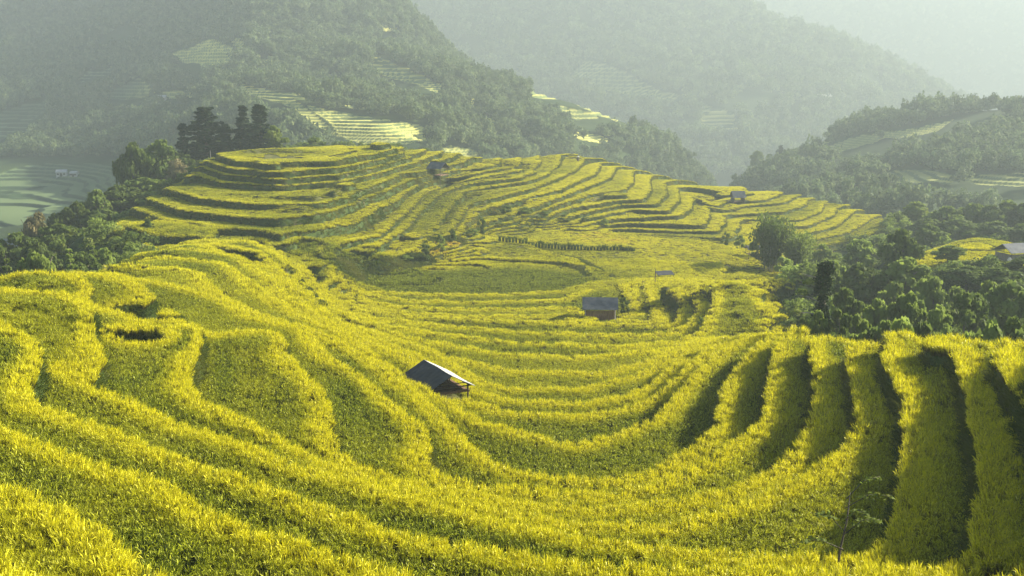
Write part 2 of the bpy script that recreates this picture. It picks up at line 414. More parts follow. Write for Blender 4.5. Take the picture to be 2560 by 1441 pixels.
def rough_mask(az, y, x):
    ld = np.log(y)
    # left valley wood, beyond the near shoulder and left of the oval hill
    left_edge_az = np.interp(y, [60,80,92,104,116,128,150,160,178,192,200,206,215,240,330],
                                [-0.9,-0.47,-0.40,-0.36,-0.33,-0.33,-0.37,-0.392,-0.345,-0.314,-0.285,-0.268,-0.262,-0.2,0.2])
    w = sstep(left_edge_az - az, -0.004, 0.012)
    crest_far = np.interp(az, [-0.5,-0.2,-0.1,0,0.1,0.2,0.3,0.38,0.6],
                              [236,236,242,262,280,268,262,225,225])
    w = np.maximum(w, sstep(y, crest_far + 3, crest_far + 12))
    # right valley wood
    r_near = np.interp(az, [0.24,0.256,0.268,0.29,0.34,0.40,0.47,0.6], [500,170,76,58,52,47.5,43,38])
    r_far = np.interp(az, [0.2,0.245,0.27,0.30,0.34,0.38,0.6], [0,150,172,188,205,300,300])
    wr = sstep(y, r_near + 1.5, r_near + 5) * (1 - sstep(y, r_far - 4, r_far + 4))
    green = np.exp(-(((az - 0.435) / 0.075) ** 4 + ((y - 150) / 17) ** 4))
    wr = wr * (1 - sstep(green, 0.25, 0.5))
    return np.maximum(w, wr)

NA, ND = 1200, 2200
if globals().get('LOWRES'): NA, ND = 620, 670
ga = np.linspace(A0, A1, NA)
_t = np.linspace(math.log(D0), math.log(D1), 4000)          # rows twice as close on the far hill
_w = np.cumsum(1 + 1.3 * sstep(np.exp(_t), 110, 150) * (1 - sstep(np.exp(_t), 275, 300))); _w = (_w - _w[0]) / (_w[-1] - _w[0])
gl = np.interp(np.linspace(0, 1, ND), _w, _t)
AZ, LD = np.meshgrid(ga, gl)
YY = np.exp(LD); XX = AZ * YY
ZZ, FF, KK0, GK, WR, WILD, SS, KKK = terrain(XX, YY)
verts = np.stack([XX, YY, ZZ], -1).reshape(-1, 3)
ii = np.arange(NA * ND).reshape(ND, NA)
quads = np.stack([ii[:-1, :-1], ii[:-1, 1:], ii[1:, 1:], ii[1:, :-1]], -1).reshape(-1, 4)
grng = NT("terrace_ground")
a_r = grng.attr('riser').outputs['Fac']; a_w = grng.attr('wild').outputs['Fac']; a_f = grng.attr('far').outputs['Fac']
n1 = grng.noise(0.9, 6); n2 = grng.noise(7.0, 4)
tread = grng.ramp(n1, [(0.3, (0.06, 0.07, 0.02)), (0.7, (0.14, 0.13, 0.035))])
bankc = grng.ramp(n1, [(0.3, (0.03, 0.05, 0.012)), (0.55, (0.05, 0.075, 0.016)), (0.7, (0.10, 0.085, 0.04)), (0.82, (0.15, 0.12, 0.07))])
wildc = grng.ramp(n1, [(0.3, (0.025, 0.045, 0.012)), (0.7, (0.07, 0.10, 0.025))])
c1 = grng.mix(a_r, tread, bankc); c2 = grng.mix(a_w, c1, wildc)
pb = grng.n("ShaderNodeBsdfPrincipled"); pb.inputs['Roughness'].default_value = 0.95; pb.inputs['Specular IOR Level'].default_value = 0.1
bmp = grng.n("ShaderNodeBump"); bmp.inputs['Strength'].default_value = 0.6; bmp.inputs['Distance'].default_value = 0.12
grng.l(n2, bmp.inputs['Height']); grng.l(bmp.outputs[0], pb.inputs['Normal']); grng.l(c2, pb.inputs['Base Color']); grng.l(pb.outputs[0], grng.out.inputs[0])
me = mesh_np("terraced_ground", verts, quads, [grng.m])
RIS = ((FF < WR * 1.15) | (FF > 1 - 0.02)).astype(float)
add_attr(me, 'riser', RIS); add_attr(me, 'wild', WILD); add_attr(me, 'far', sstep(YY, 100, 200))
tag(link("terraced_ground", me), kind='structure')
def zat(x, y):
    return float(terrain(np.array([x]), np.array([y]))[0][0])
def ground_at(u, v_guess, d):
    p = pt(u, v_guess, d)
    p.z = zat(p.x, p.y)
    return p
# ------------------------------------------------------------------ crop and grass plants, laid over the terraces by geometry nodes
def blade_mesh(name, seed, n, rad, h, w, seg, lean, pan=0.0, panw=1.0, mats=(), droop=1.0):
    r = np.random.default_rng(seed)
    V, F, tip, pn, rv = [], [], [], [], []
    for i in range(n):
        ang = r.uniform(0, 2 * math.pi); rr = rad * math.sqrt(r.uniform())
        bx, by = rr * math.cos(ang), rr * math.sin(ang)
        out = ang + r.normal(0, 0.9)
        L = h * r.uniform(0.86, 1.07); ln = lean * r.uniform(0.3, 1.5)
        isp = r.uniform() < pan
        side = r.uniform(0, math.pi)
        sx, sy = math.cos(side), math.sin(side)
        base = len(V); rnd = r.uniform()
        bend = r.uniform(0.5, 1.4) * droop * (1.6 if isp else 1.0)
        for s in range(seg + 1):
            t = s / seg
            a = ln * t + bend * 0.55 * max(0, t - 0.45) ** 1.3 * 2.0
            hor = L * (ln * 0.55 * t + bend * 0.32 * max(0, t - 0.5) ** 1.6)
            ver = L * (t - (0.55 * bend * max(0, t - 0.6) ** 1.7 * (1.7 if isp else 1)))
            if isp:
                ww = w * panw * (0.25 if t < 0.55 else (1.25 if t < 0.99 else 0.35))
            else:
                ww = w * (1.0 - 0.88 * t ** 1.8)
            x = bx + math.cos(out) * hor; y = by + math.sin(out) * hor
            V.append((x - sx * ww / 2, y - sy * ww / 2, ver)); V.append((x + sx * ww / 2, y + sy * ww / 2, ver))
            tip += [t, t]; pn += [float(isp and t > 0.5)] * 2; rv += [rnd] * 2
        for s in range(seg):
            b = base + 2 * s
            F.append((b, b + 1, b + 3, b + 2))
    me = mesh_np(name, V, np.array(F), mats)
    add_attr(me, 'tip', tip); add_attr(me, 'pan', pn); add_attr(me, 'rv', rv)
    return me

def rice_col(g):
    tip = g.attr('tip').outputs['Fac']; pan = g.attr('pan').outputs['Fac']; rv = g.attr('rv').outputs['Fac']
    tone = g.attr('tone', True).outputs['Fac']
    leaf_g = g.ramp(rv, [(0.0, (0.022, 0.030, 0.005)), (0.35, (0.060, 0.085, 0.006)), (0.7, (0.15, 0.19, 0.008)), (1.0, (0.42, 0.46, 0.018))])
    leaf_y = g.ramp(rv, [(0.0, (0.22, 0.20, 0.008)), (0.3, (0.51, 0.475, 0.009)), (0.65, (0.75, 0.69, 0.010)), (1.0, (0.90, 0.83, 0.016))])
    t1 = g.n('ShaderNodeMapRange'); t1.inputs[2].default_value = 0.78; g.l(tone, t1.inputs[0])
    t2 = g.n('ShaderNodeMapRange'); t2.inputs[1].default_value = 0.80; t2.inputs[2].default_value = 1.0; g.l(tone, t2.inputs[0])
    leaf = g.mix(t1.outputs[0], leaf_g, leaf_y)
    leaf = g.mix(t2.outputs[0], leaf, g.mix(rv, (0.40, 0.25, 0.03), (0.90, 0.62, 0.06)))
    pang = g.mix(tone, (0.48, 0.52, 0.03), (0.86, 0.76, 0.035))
    c = g.mix(pan, leaf, pang)
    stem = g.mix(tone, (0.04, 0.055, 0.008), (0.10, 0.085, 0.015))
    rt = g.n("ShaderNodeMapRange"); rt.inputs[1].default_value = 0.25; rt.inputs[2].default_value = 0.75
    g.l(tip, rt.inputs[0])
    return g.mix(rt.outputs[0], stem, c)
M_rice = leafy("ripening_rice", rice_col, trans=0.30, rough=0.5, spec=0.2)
def grass_col(g):
    tone = g.attr('tone', True).outputs['Fac']; rv = g.attr('rv').outputs['Fac']
    a = g.mix(rv, (0.045, 0.072, 0.008), (0.10, 0.13, 0.014))
    b = g.mix(rv, (0.26, 0.22, 0.055), (0.20, 0.20, 0.03))
    return g.mix(tone, a, b)
M_grass = leafy("bank_grass", grass_col, trans=0.4, rough=0.6, spec=0.15)

def proto_collection(name, meshes):
    col = bpy.data.collections.new(name)
    for i, me in enumerate(meshes):
        o = bpy.data.objects.new(me.name, me); col.objects.link(o)
    return col
def scatter(name, pts, rot, scl, var, tone, col):
    me = bpy.data.meshes.new(name)
    me.vertices.add(len(pts)); me.vertices.foreach_set("co", np.asarray(pts, np.float32).ravel())
    add_attr(me, 'rot', rot, 'FLOAT_VECTOR'); add_attr(me, 'scl', scl, 'FLOAT_VECTOR')
    add_attr(me, 'var', var, 'INT'); add_attr(me, 'tone', tone)
    o = link(name, me)
    ng = bpy.data.node_groups.new(name + "_nodes", 'GeometryNodeTree')
    ng.interface.new_socket("Geometry", in_out='INPUT', socket_type='NodeSocketGeometry')
    ng.interface.new_socket("Geometry", in_out='OUTPUT', socket_type='NodeSocketGeometry')
    gi = ng.nodes.new('NodeGroupInput'); go = ng.nodes.new('NodeGroupOutput')
    ci = ng.nodes.new('GeometryNodeCollectionInfo'); ci.inputs['Collection'].default_value = col
    ci.inputs['Separate Children'].default_value = True; ci.inputs['Reset Children'].default_value = True
    io = ng.nodes.new('GeometryNodeInstanceOnPoints'); io.inputs['Pick Instance'].default_value = True
    def na(n, t):
        x = ng.nodes.new('GeometryNodeInputNamedAttribute'); x.data_type = t; x.inputs[0].default_value = n
        return [s for s in x.outputs if s.enabled and s.name == 'Attribute'][0]
    ng.links.new(gi.outputs[0], io.inputs['Points'])
    ng.links.new(ci.outputs[0], io.inputs['Instance'])
    ng.links.new(na('var', 'INT'), io.inputs['Instance Index'])
    e2r = ng.nodes.new('FunctionNodeEulerToRotation')
    ng.links.new(na('rot', 'FLOAT_VECTOR'), e2r.inputs[0]); ng.links.new(e2r.outputs[0], io.inputs['Rotation'])
    ng.links.new(na('scl', 'FLOAT_VECTOR'), io.inputs['Scale'])
    ng.links.new(io.outputs[0], go.inputs[0])
    md = o.modifiers.new("scatter", 'NODES'); md.node_group = ng
    return o

NV = 5
near_p = proto_collection("rice_near", [blade_mesh("rice_near_%d" % i, 10 + i, 18, 0.055, 0.52, 0.0145, 4, 0.10, 0.34, 1.5, [M_rice]) for i in range(NV)])
mid_p = proto_collection("rice_mid", [blade_mesh("rice_mid_%d" % i, 20 + i, 22, 0.12, 0.53, 0.024, 3, 0.09, 0.36, 1.35, [M_rice]) for i in range(NV)])
far_p = proto_collection("rice_far", [blade_mesh("rice_far_%d" % i, 30 + i, 36, 0.36, 0.52, 0.055, 2, 0.13, 0.40, 1.2, [M_rice]) for i in range(NV)])
grass_p = proto_collection("grass_tufts", [blade_mesh("grass_tuft_%d" % i, 40 + i, 26, 0.20, 0.34, 0.022, 3, 0.8, 0, 1, [M_grass], 1.6) for i in range(4)])
grassf_p = proto_collection("grass_tufts_far", [blade_mesh("grass_tuft_far_%d" % i, 50 + i, 30, 0.30, 0.30, 0.06, 2, 0.8, 0, 1, [M_grass], 1.4) for i in range(4)])

def band_points(d0, d1, dens, amax=0.60):
    area = 0.5 * 2 * amax * (d1 * d1 - d0 * d0)
    n = int(area * dens)
    d = np.sqrt(rng.uniform(d0 * d0, d1 * d1, n)); az = rng.uniform(-amax, amax, n)
    return az * d, d

def tone_map(x, y, kk, f, gk):
    """ripeness: each terrace has its own, with slow drifts across the slope; rims are painted as backlit"""
    az = x / y
    k0 = np.floor(kk)
    t = 0.50 + 0.32 * (_hash(k0, np.floor(az / 0.25 + k0 * 0.37), 5) - 0.5) + 0.55 * fbm(x / 14, y / 14, 51, 3) + 0.25 * fbm(x / 1.6, y / 1.6, 57, 2)
    def blob(u, v, d, ru, rd, amt):
        a0, _ = azT(u, v)
        return amt * np.exp(-(((az - a0) / (ru / FPX)) ** 2 + ((y - d) / rd) ** 2))
    t = t + blob(1150, 690, 135, 320, 8.0, -1.6) + blob(900, 690, 137, 70, 5, -0.4)          # green field on the valley floor
    t = np.clip(t, -1, 0.8)
    t = t + blob(1250, 640, 152, 420, 9, 0.30) + blob(1550, 590, 170, 300, 10, 0.3)
    t = t + blob(60, 1330, 20, 230, 4, 0.35) + blob(330, 1350, 21, 160, 2.0, -0.5)
    t = t + blob(870, 960, 52, 40, 8, -0.6) + blob(560, 930, 50, 30, 5, -0.4) + blob(1350, 1040, 50, 330, 6, -0.30)
    t = t + blob(1250, 800, 103, 500, 9, 0.35) + blob(1400, 1170, 40, 500, 2.5, 0.25)
    t = t + blob(640, 760, 85, 200, 25, 0.22)
    gold = np.clip(t - 0.8, 0, 0.2) * sstep(y, 118, 132) * (1 + 1.2 * fbm(x / 5, y / 5, 83, 2))
    edge = (1 - f) / np.maximum(gk, 1e-3)             # metres back from the rim
    t = np.where(y < 125, 0.62 * t - 0.12 + 1.05 * np.exp(-(edge / (0.50 + y * 0.0075)) ** 2), t) + 0.25 * np.exp(-(edge / 1.2) ** 2) * (y >= 125)  # lit rims and duller interiors put into the tone, besides earlier edge ripening
    return np.clip(np.clip(t, 0, 0.79) + gold, 0, 1.0)

def plant(name, x, y, col, nvar, base_scale, zs=1.0, on='tread', label=None, cat=None, lean=0.22, foot=0.0):
    out = []
    z, f, k0, gk, wr, w, s, kk = terrain(x, y)
    if on == 'tread':
        keep = (w < 0.45) & (f > wr * 1.02 + foot * gk)
        # bare hollow at the left with soil showing
    else:
        keep = (w < 0.6) & (f <= wr * 1.08)
    sa, _ = azT(692, 383); sx = (x - sa * 199) / 5.8; sy = (y - 199) / 10.0
    ang = np.arctan2(sy, sx) + 0.3; star = 0.45 + 0.55 * np.abs(((ang / (2 * math.pi / 5)) % 1.0) * 2 - 1)
    if on == 'tread': keep &= sx * sx + sy * sy > star * star
    for (cx, cy, rr) in CLEAR:
        keep &= ((x - cx) ** 2 + (y - cy) ** 2) > rr * rr if on == 'tread' else True
    az = x / y
    for (u, v, d, ru, rd) in BARE:
        a0, _ = azT(u, v)
        inb = ((az - a0) / (ru / FPX)) ** 2 + ((y - d) / rd) ** 2 + vnoise(x / 0.8, y / 0.8, 77) * 0.7 < 1
        if on == 'tread': keep &= ~inb
        else: keep |= inb & (w < 0.5)
    x, y, z, f, gk, kk, s = x[keep], y[keep], z[keep], f[keep], gk[keep], kk[keep], s[keep]
    n = len(x)
    # downhill direction
    e = 0.35
    q0 = land((x + e) / y, np.log(y))[..., 1] - land((x - e) / y, np.log(y))[..., 1]
    q1 = land(x / (y + e), np.log(y + e))[..., 1] - land(x / (y - e), np.log(y - e))[..., 1]
    down = np.arctan2(q1, q0)
    edge = (1 - f) / np.maximum(gk, 1e-3)
    if on == 'tread':
        rim = np.exp(-(edge / 0.35) ** 2)
        th = np.where(rng.uniform(size=n) < rim, down + rng.normal(0, 0.5, n), rng.uniform(0, 2 * math.pi, n))
        tilt = np.abs(rng.normal(0.07, 0.06, n)) + lean * rim
    else:
        rim = np.zeros(n)
        th = down + rng.normal(0, 0.8, n); tilt = rng.uniform(0.2, 1.1, n)
    rot = np.stack([np.zeros(n), tilt, th], 1)
    sc = base_scale * rng.uniform(0.85, 1.15, n)
    hh = zs * sc * (1 + 0.14 * fbm(x / 3.0, y / 3.0, 61, 3)) * (0.86 + 0.24 * np.exp(-(edge / 1.1) ** 2) * (on == 'tread'))
    if on == 'tread':
        hh = hh * (0.72 + 0.28 * np.clip(s / 0.6, 0, 1))
    scl = np.stack([sc, sc, hh], 1)
    if on == 'tread': tone = tone_map(x, y, kk, f, gk)
    else: tone = np.clip(0.15 + 0.9 * fbm(x / 3, y / 3, 71, 3) + 0.22 * sstep(y, 130, 200), 0, 1)
    pts = np.stack([x, y, z - 0.03], 1)
    o = scatter(name, pts, rot, scl, rng.integers(0, nvar, n), tone, col)
    print(name, n)
    return tag(o, kind='stuff', label=label, cat=cat)
CLEAR = [(-7.0, 0, 0)]
BARE = [(330, 770, 62.5, 60, 2.4)]
def hut_clear(u, v, d, r):
    p = pt(u, v, d); CLEAR.append((p.x, p.y, r))
hut_clear(1094, 960, 60.5, 1.6); hut_clear(1135, 985, 58.0, 1.3); hut_clear(1110, 985, 58.5, 1.2); hut_clear(1500, 780, 109, 2.2); hut_clear(1093, 430, 213, 3.0); hut_clear(1845, 480, 232, 2.6)
DN = globals().get('DENS', 1.0)
x, y = band_points(10, 36, 80 * DN); plant("rice_crop", x, y, near_p, NV, 1.0, label="tall yellow green rice standing on the nearest terraces", cat="rice")
x, y = band_points(36, 80, 34 * DN); plant("rice_crop", x, y, mid_p, NV, 1.0, label="ripe rice filling the curved terraces of the hollow", cat="rice")
x, y = band_points(80, 150, 9 * DN); plant("rice_crop", x, y, far_p, NV, 0.85, 1.1, lean=0.3, foot=0.15, label="golden rice on the terraces around the valley floor", cat="rice")
x, y = band_points(150, 290, 6 * DN); plant("rice_crop", x, y, far_p, NV, 0.9, 0.75, lean=0.15, foot=0.15, label="rice on the terraces of the far hill", cat="rice")
x, y = band_points(12, 90, 60 * DN); plant("bank_grass", x, y, grass_p, 4, 1.0, on='bank', label="short green grass on the near terrace banks", cat="grass")
x, y = band_points(90, 290, 11 * DN); plant("bank_grass", x, y, grassf_p, 4, 1.0, on='bank', label="rough grass on the far terrace banks", cat="grass")
# ------------------------------------------------------------------ far mountains
M_hill = NT("mountain_slope")
hf = M_hill.attr('field').outputs['Fac']; hn = M_hill.noise(0.02, 8, rough=0.7); hn2 = M_hill.noise(0.3, 4)
hs = M_hill.attr('lip').outputs['Fac']
wood = M_hill.ramp(hn, [(0.35, (0.020, 0.038, 0.016)), (0.6, (0.05, 0.075, 0.022)), (0.75, (0.11, 0.12, 0.04))])
ripe_shade = M_hill.attr('ripe').outputs['Fac']  # low where the far-left fields are painted as shaded
field = M_hill.mix(hs, M_hill.mix(ripe_shade, (0.045, 0.075, 0.035), (0.16, 0.20, 0.07)), M_hill.mix(ripe_shade, (0.15, 0.20, 0.085), (0.86, 0.78, 0.20)))
hc = M_hill.mix(hf, wood, field)
hp = M_hill.n("ShaderNodeBsdfPrincipled"); hp.inputs['Roughness'].default_value = 0.95; hp.inputs['Specular IOR Level'].default_value = 0.05
M_hill.l(hc, hp.inputs['Base Color']); M_hill.l(hp.outputs[0], M_hill.out.inputs[0])
M_hill = M_hill.m

def blob_uv(u, v, lst):
    """soft union of ellipses given in the photograph's survey coordinates"""
    m = np.zeros_like(u)
    for (cu, cv, ru, rv, rot) in lst:
        c, s = math.cos(math.radians(rot)), math.sin(math.radians(rot))
        du, dv = u - cu, v - cv
        a = (du * c + dv * s) / ru; b = (-du * s + dv * c) / rv
        m = np.maximum(m, 1 - sstep(a * a + b * b + vnoise(u / 25, v / 25, 5) * 0.5, 0.75, 1.15))
    return m
def poly_mask(u, v, poly):
    inside = np.zeros(u.shape, bool)
    n = len(poly)
    for i in range(n):
        x1, y1 = poly[i]; x2, y2 = poly[(i + 1) % n]
        c = ((y1 > v) != (y2 > v)) & (u < (x2 - x1) * (v - y1) / ((y2 - y1) if y2 != y1 else 1e-9) + x1)
        inside ^= c
    return inside.astype(float)
def uv_of(az, t):
    b = (t * cp - sp) / (cp + t * sp)
    return az * (cp - b * sp) * FPX + W0 / 2, b * FPX + H0 / 2

SHEETS = {}
def sheet(name, ctrl, free, a0, a1, d0, d1, na, nd, nz, fields, step, label=None):
    P, V = [], []
    for u, v, d in ctrl:
        az, t = azT(u, v); P.append((float(az), math.log(d))); V.append((-float(t) * d,))
    for u, d, z in free:
        P.append(((u - 1280) / FPX / cp, math.log(d))); V.append((z,))
    it = Interp(P, V, a0, a1, d0, d1, 200, 200, c=0.05, lam=1e-3)
    AZm, LDm = np.meshgrid(np.linspace(a0, a1, na), np.linspace(math.log(d0), math.log(d1), nd))
    Y = np.exp(LDm); X = AZm * Y
    def zf(x, y, full=False):
        az = x / y
        z = it(az, np.log(y))[..., 0]
        z = z + fbm(x / nz[0], y / nz[0], 101, 5) * nz[1]
        u, v = uv_of(az, -z / y)
        fm = np.zeros_like(z)
        for f in fields:
            fm = np.maximum(fm, poly_mask(u + 10 * vnoise(u / 30, v / 30, 3), v + 6 * vnoise(u / 20, v / 20, 8), f))
        step_ = np.where(y < 560, step * 0.38, step * 0.75)
        q = z / step_ + 0.6 * fbm(x / 60, y / 60, 5, 2)
        k = np.floor(q); fr_ = q - k
        stp = (k + sstep(fr_, 0.75, 1.0) - 0.6 * fbm(x / 60, y / 60, 5, 2)) * step_
        zz = z * (1 - fm) + stp * fm
        return (zz, fm, fr_, u, v) if full else zz
    Z, FM, FRq, U, Vv = zf(X, Y, True)
    vv = np.stack([X, Y, Z], -1).reshape(-1, 3)
    ii = np.arange(na * nd).reshape(nd, na)
    q = np.stack([ii[:-1, :-1], ii[:-1, 1:], ii[1:, 1:], ii[1:, :-1]], -1).reshape(-1, 4)
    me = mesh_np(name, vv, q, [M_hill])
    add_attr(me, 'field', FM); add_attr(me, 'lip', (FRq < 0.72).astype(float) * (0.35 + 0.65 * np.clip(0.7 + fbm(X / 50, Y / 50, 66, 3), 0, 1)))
    add_attr(me, 'ripe', sstep(U, 300, 460) if name == 'mountain_slope' else np.full(U.shape, 0.5))  # far-left crop darker and greener: mountain shade put into the field colour
    o = tag(link(name, me), kind='structure')
    SHEETS[name] = zf
    return zf
F_left = [
 [(418,140),(520,97),(575,118),(590,140),(560,160),(470,160)],
 [(575,97),(600,97),(626,118),(600,124),(582,112)],
 [(175,210),(225,175),(300,170),(290,182),(230,195),(200,212)],
 [(250,238),(300,218),(345,193),(390,230),(355,245),(300,250)],
 [(395,228),(490,226),(488,240),(430,246),(395,240)],
 [(-60,300),(60,262),(122,250),(110,280),(60,330),(-60,372)],
 [(-80,470),(0,432),(80,410),(180,408),(285,410),(290,470),(180,520),(60,560),(-80,590)],
 [(765,256),(830,278),(900,292),(1000,302),(1050,312),(1085,345),(1040,358),(900,362),(850,340),(820,300),(780,275)],
 [(925,125),(985,158),(1060,192),(1140,232),(1120,238),(1030,208),(960,190),(930,160)],
 [(1040,130),(1095,132),(1090,139),(1045,138)],
 [(1150,250),(1190,248),(1215,262),(1190,270)],
 [(1320,220),(1420,228),(1500,252),(1580,295),(1620,320),(1500,292),(1420,256),(1330,240)],
 [(1395,265),(1440,275),(1490,285),(1500,300),(1440,300),(1405,282)],
 [(1075,385),(1130,362),(1190,378),(1245,402),(1100,402)],
 [(600,208),(660,220),(720,240),(790,285),(850,345),(800,320),(720,265),(640,242),(605,228)],
 [(760,185),(800,200),(880,205),(880,212),(800,214)],
 [(840,250),(925,260),(940,276),(860,272)],
 [(640,150),(700,146),(720,160),(660,166)],
 [(700,232),(760,230),(800,246),(740,250)],
 [(1160,300),(1240,296),(1260,312),(1190,318)],
 [(940,60),(985,66),(1000,80),(955,78)],
 [(1420,330),(1500,336),(1540,360),(1450,352)],
]
c_left = [(-350,560,345),(-350,420,500),(-350,250,850),(-350,0,980),(-350,-60,1050),
 (0,600,335),(0,560,360),(0,480,420),(0,420,490),(0,350,600),(0,250,680),(0,150,800),(0,0,930),(0,-60,990),
 (150,560,345),(150,540,365),(150,430,480),(150,300,640),(150,200,740),(150,0,930),(200,-60,960),
 (300,560,340),(300,500,385),(300,420,465),(300,330,560),(300,240,640),(300,150,780),(300,0,900),
 (450,450,380),(450,400,430),(450,300,520),(450,240,600),(430,160,700),(500,100,720),(520,50,760),(520,-20,820),(500,-70,860),
 (620,420,380),(620,340,430),(620,260,500),(610,210,545),(620,130,640),(650,60,690),(660,0,730),(700,-70,790),
 (760,400,400),(760,258,470),(850,350,415),(900,294,455),(1050,312,440),(1080,345,420),(850,230,560),(860,120,680),(850,0,760),(850,-70,810),
 (900,420,385),(930,130,640),(1000,170,595),(1060,200,565),(1150,240,535),(1100,400,425),(1150,368,435),(1240,398,430),(1200,450,390),
 (980,-70,850),(980,-40,830),(1000,60,740),(1060,68,780),(1100,130,720),(1150,152,730),(1250,222,690),(1340,246,645),(1450,264,620),(1560,308,600),(1650,356,590),(1740,425,580),(1770,490,565),
 (1400,300,565),(1500,340,540),(1400,400,480),(1600,430,520),(1300,300,520),(1300,400,450),(1200,320,480),(1400,480,430),(1600,500,470),(1760,520,520)]
f_left = []
for u, v, d in [(980,-40,830),(1060,60,780),(1150,140,730),(1250,205,690),(1340,226,645),(1450,242,620),(1560,287,600),(1650,335,590),(1740,405,580),(1770,470,565)]:
    f_left += [(u, d + 110, -T(v) * d - 55), (u, d + 330, -T(v) * d - 150)]
f_left += [(1900,560,-90),(1850,450,-80),(1900,750,-150),(2000,400,-80)]
FIELDS = {"mountain_slope": F_left}
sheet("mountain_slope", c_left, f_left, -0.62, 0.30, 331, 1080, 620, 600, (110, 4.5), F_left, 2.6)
c_back = [(600,500,900),(1000,450,950),(1300,400,1000),(1300,250,1180),(1300,100,1350),(1300,-50,1500),(1500,420,960),(1500,250,1150),(1500,100,1320),(1500,-50,1450),(1700,460,900),(1700,330,1050),(1700,150,1250),(1700,0,1420),(1820,-5,1480),
 (1900,48,1450),(2000,78,1420),(2100,112,1400),(2200,162,1380),(2330,228,1360),(2450,285,1340),(2600,350,1320),(2800,440,1300),(1850,480,880),(1850,400,960),(1900,250,1120),(2000,350,1050),(2100,200,1250),(2200,300,1150),(2300,420,1050),(2500,420,1150),(1000,200,1300),(1000,-50,1500),(600,0,1500),(1650,-50,1500)]
f_back = []
for u, v, d in c_back:
    if (u, v) in [(1820,-5),(1900,48),(2000,78),(2100,112),(2200,162),(2330,228),(2450,285),(2600,350),(2800,440)]:
        f_back += [(u, d + 200, -T(v) * d - 80), (u, d + 500, -T(v) * d - 200)]
F_back = [[(1460,150),(1520,160),(1580,190),(1650,225),(1700,240),(1690,255),(1560,235),(1480,215),(1430,190)],
 [(1880,70),(1900,68),(1890,80)],[(1740,255),(1830,280),(1850,330),(1760,320)]]
FIELDS["mountain_behind"] = F_back
sheet("mountain_behind", c_back, f_back, -0.30, 0.66, 860, 1900, 420, 400, (240, 8), F_back, 5.0)
c_far = [(1000,300,1960),(1400,200,2000),(1800,100,2050),(2200,300,1960),(2560,420,1930),(2800,420,1930),(2300,100,2080),(2560,150,2050),(2560,-25,2200),(2300,-25,2200),(1850,-30,2200),(1500,-30,2200),(1100,-30,2200),(2800,-25,2200),(2800,60,2120),(2800,250,2000),(1100,10,2380),(1900,10,2380),(2800,10,2380)]
sheet("mountain_distance", c_far, [], -0.10, 0.72, 1910, 2400, 200, 160, (500, 10), [], 8.0)
c_r = [(1835,540,430),(1850,468,520),(1900,430,530),(1960,412,530),(2050,364,540),(2110,326,545),(2180,312,550),(2280,322,545),(2350,300,540),(2450,284,530),(2560,276,520),(2700,258,510),(2900,250,500),
 (1950,470,440),(2050,430,450),(2150,370,480),(2250,400,440),(2350,380,430),(2450,350,440),(2560,350,420),(2800,350,400),
 (2000,540,345),(2150,490,360),(2250,480,350),(2350,470,350),(2450,470,345),(2560,450,350),(2800,450,345),(2250,540,300),(2400,560,290),(2560,560,285),(2800,560,285)]
f_r = []
for u, v, d in c_r[1:13]:
    f_r += [(u, d + 60, -T(v) * d - 30), (u, d + 180, -T(v) * d - 110)]
F_r = [[(2000,400),(2060,370),(2140,340),(2300,318),(2380,300),(2340,330),(2200,350),(2080,385)],
 [(1960,405),(2060,352),(2100,340),(2010,392)],
 [(2190,430),(2300,425),(2420,440),(2370,458),(2250,455),(2180,445)],[(2400,440),(2600,430),(2600,470),(2440,462)],
 [(2070,480),(2150,440),(2180,430),(2120,470)]]
FIELDS["wooded_ridge"] = F_r
sheet("wooded_ridge", c_r, f_r, 0.18, 0.70, 286, 760, 420, 360, (60, 1.5), F_r, 2.2)
# valley bottom reaching to the horizon
gm = bpy.data.meshes.new("valley_ground")
gm.from_pydata([(-9000,200,-215),(9000,200,-215),(9000,9000,-215),(-9000,9000,-215)], [], [(0,1,2,3)])
gm.materials.append(plain("valley_floor", [(0.3,(0.03,0.05,0.02)),(0.7,(0.07,0.09,0.03))], 0.01))
tag(link("valley_ground", gm), kind='structure')

# ------------------------------------------------------------------ tree crowns
def leaf_quads(r, P, N, size, mats, flat=0.0, elong=1.0):
    """one quad per point, oriented around normal N with scatter"""
    n = len(P)
    nn = N + r.normal(0, 0.55, (n, 3)); nn /= np.linalg.norm(nn, axis=1)[:, None] + 1e-9
    t = r.normal(0, 1, (n, 3)); t -= (t * nn).sum(1)[:, None] * nn; t /= np.linalg.norm(t, axis=1)[:, None] + 1e-9
    b = np.cross(nn, t)
    s = size * r.uniform(0.6, 1.35, n)[:, None]
    V = np.stack([P - t * s * elong - b * s * 0.45, P + t * s * 0.2 * elong - b * s, P + t * s * elong + b * s * 0.45, P - t * s * 0.2 * elong + b * s], 1).reshape(-1, 3)
    F = np.arange(4 * n).reshape(n, 4)
    return V, F
def crown_cloud(r, lobes, n):
    """points on and inside a set of ellipsoidal leaf masses"""
    w = np.array([l[3] * l[3] for l in lobes]); w = w / w.sum()
    k = r.choice(len(lobes), n, p=w)
    L = np.array(lobes)[k]
    d = r.normal(0, 1, (n, 3)); d /= np.linalg.norm(d, axis=1)[:, None]
    d[:, 2] = np.where(d[:, 2] < -0.55, -d[:, 2] * 0.4, d[:, 2])
    rad = r.uniform(0.55, 1.0, n) ** 0.6 * (1 + 0.22 * np.sin(d[:, 0] * 7 + k) * np.cos(d[:, 1] * 6 + k * 2))
    P = L[:, :3] + d * (L[:, 3] * rad)[:, None] * np.stack([np.ones(n), np.ones(n), L[:, 4]], 1)
    return P, d
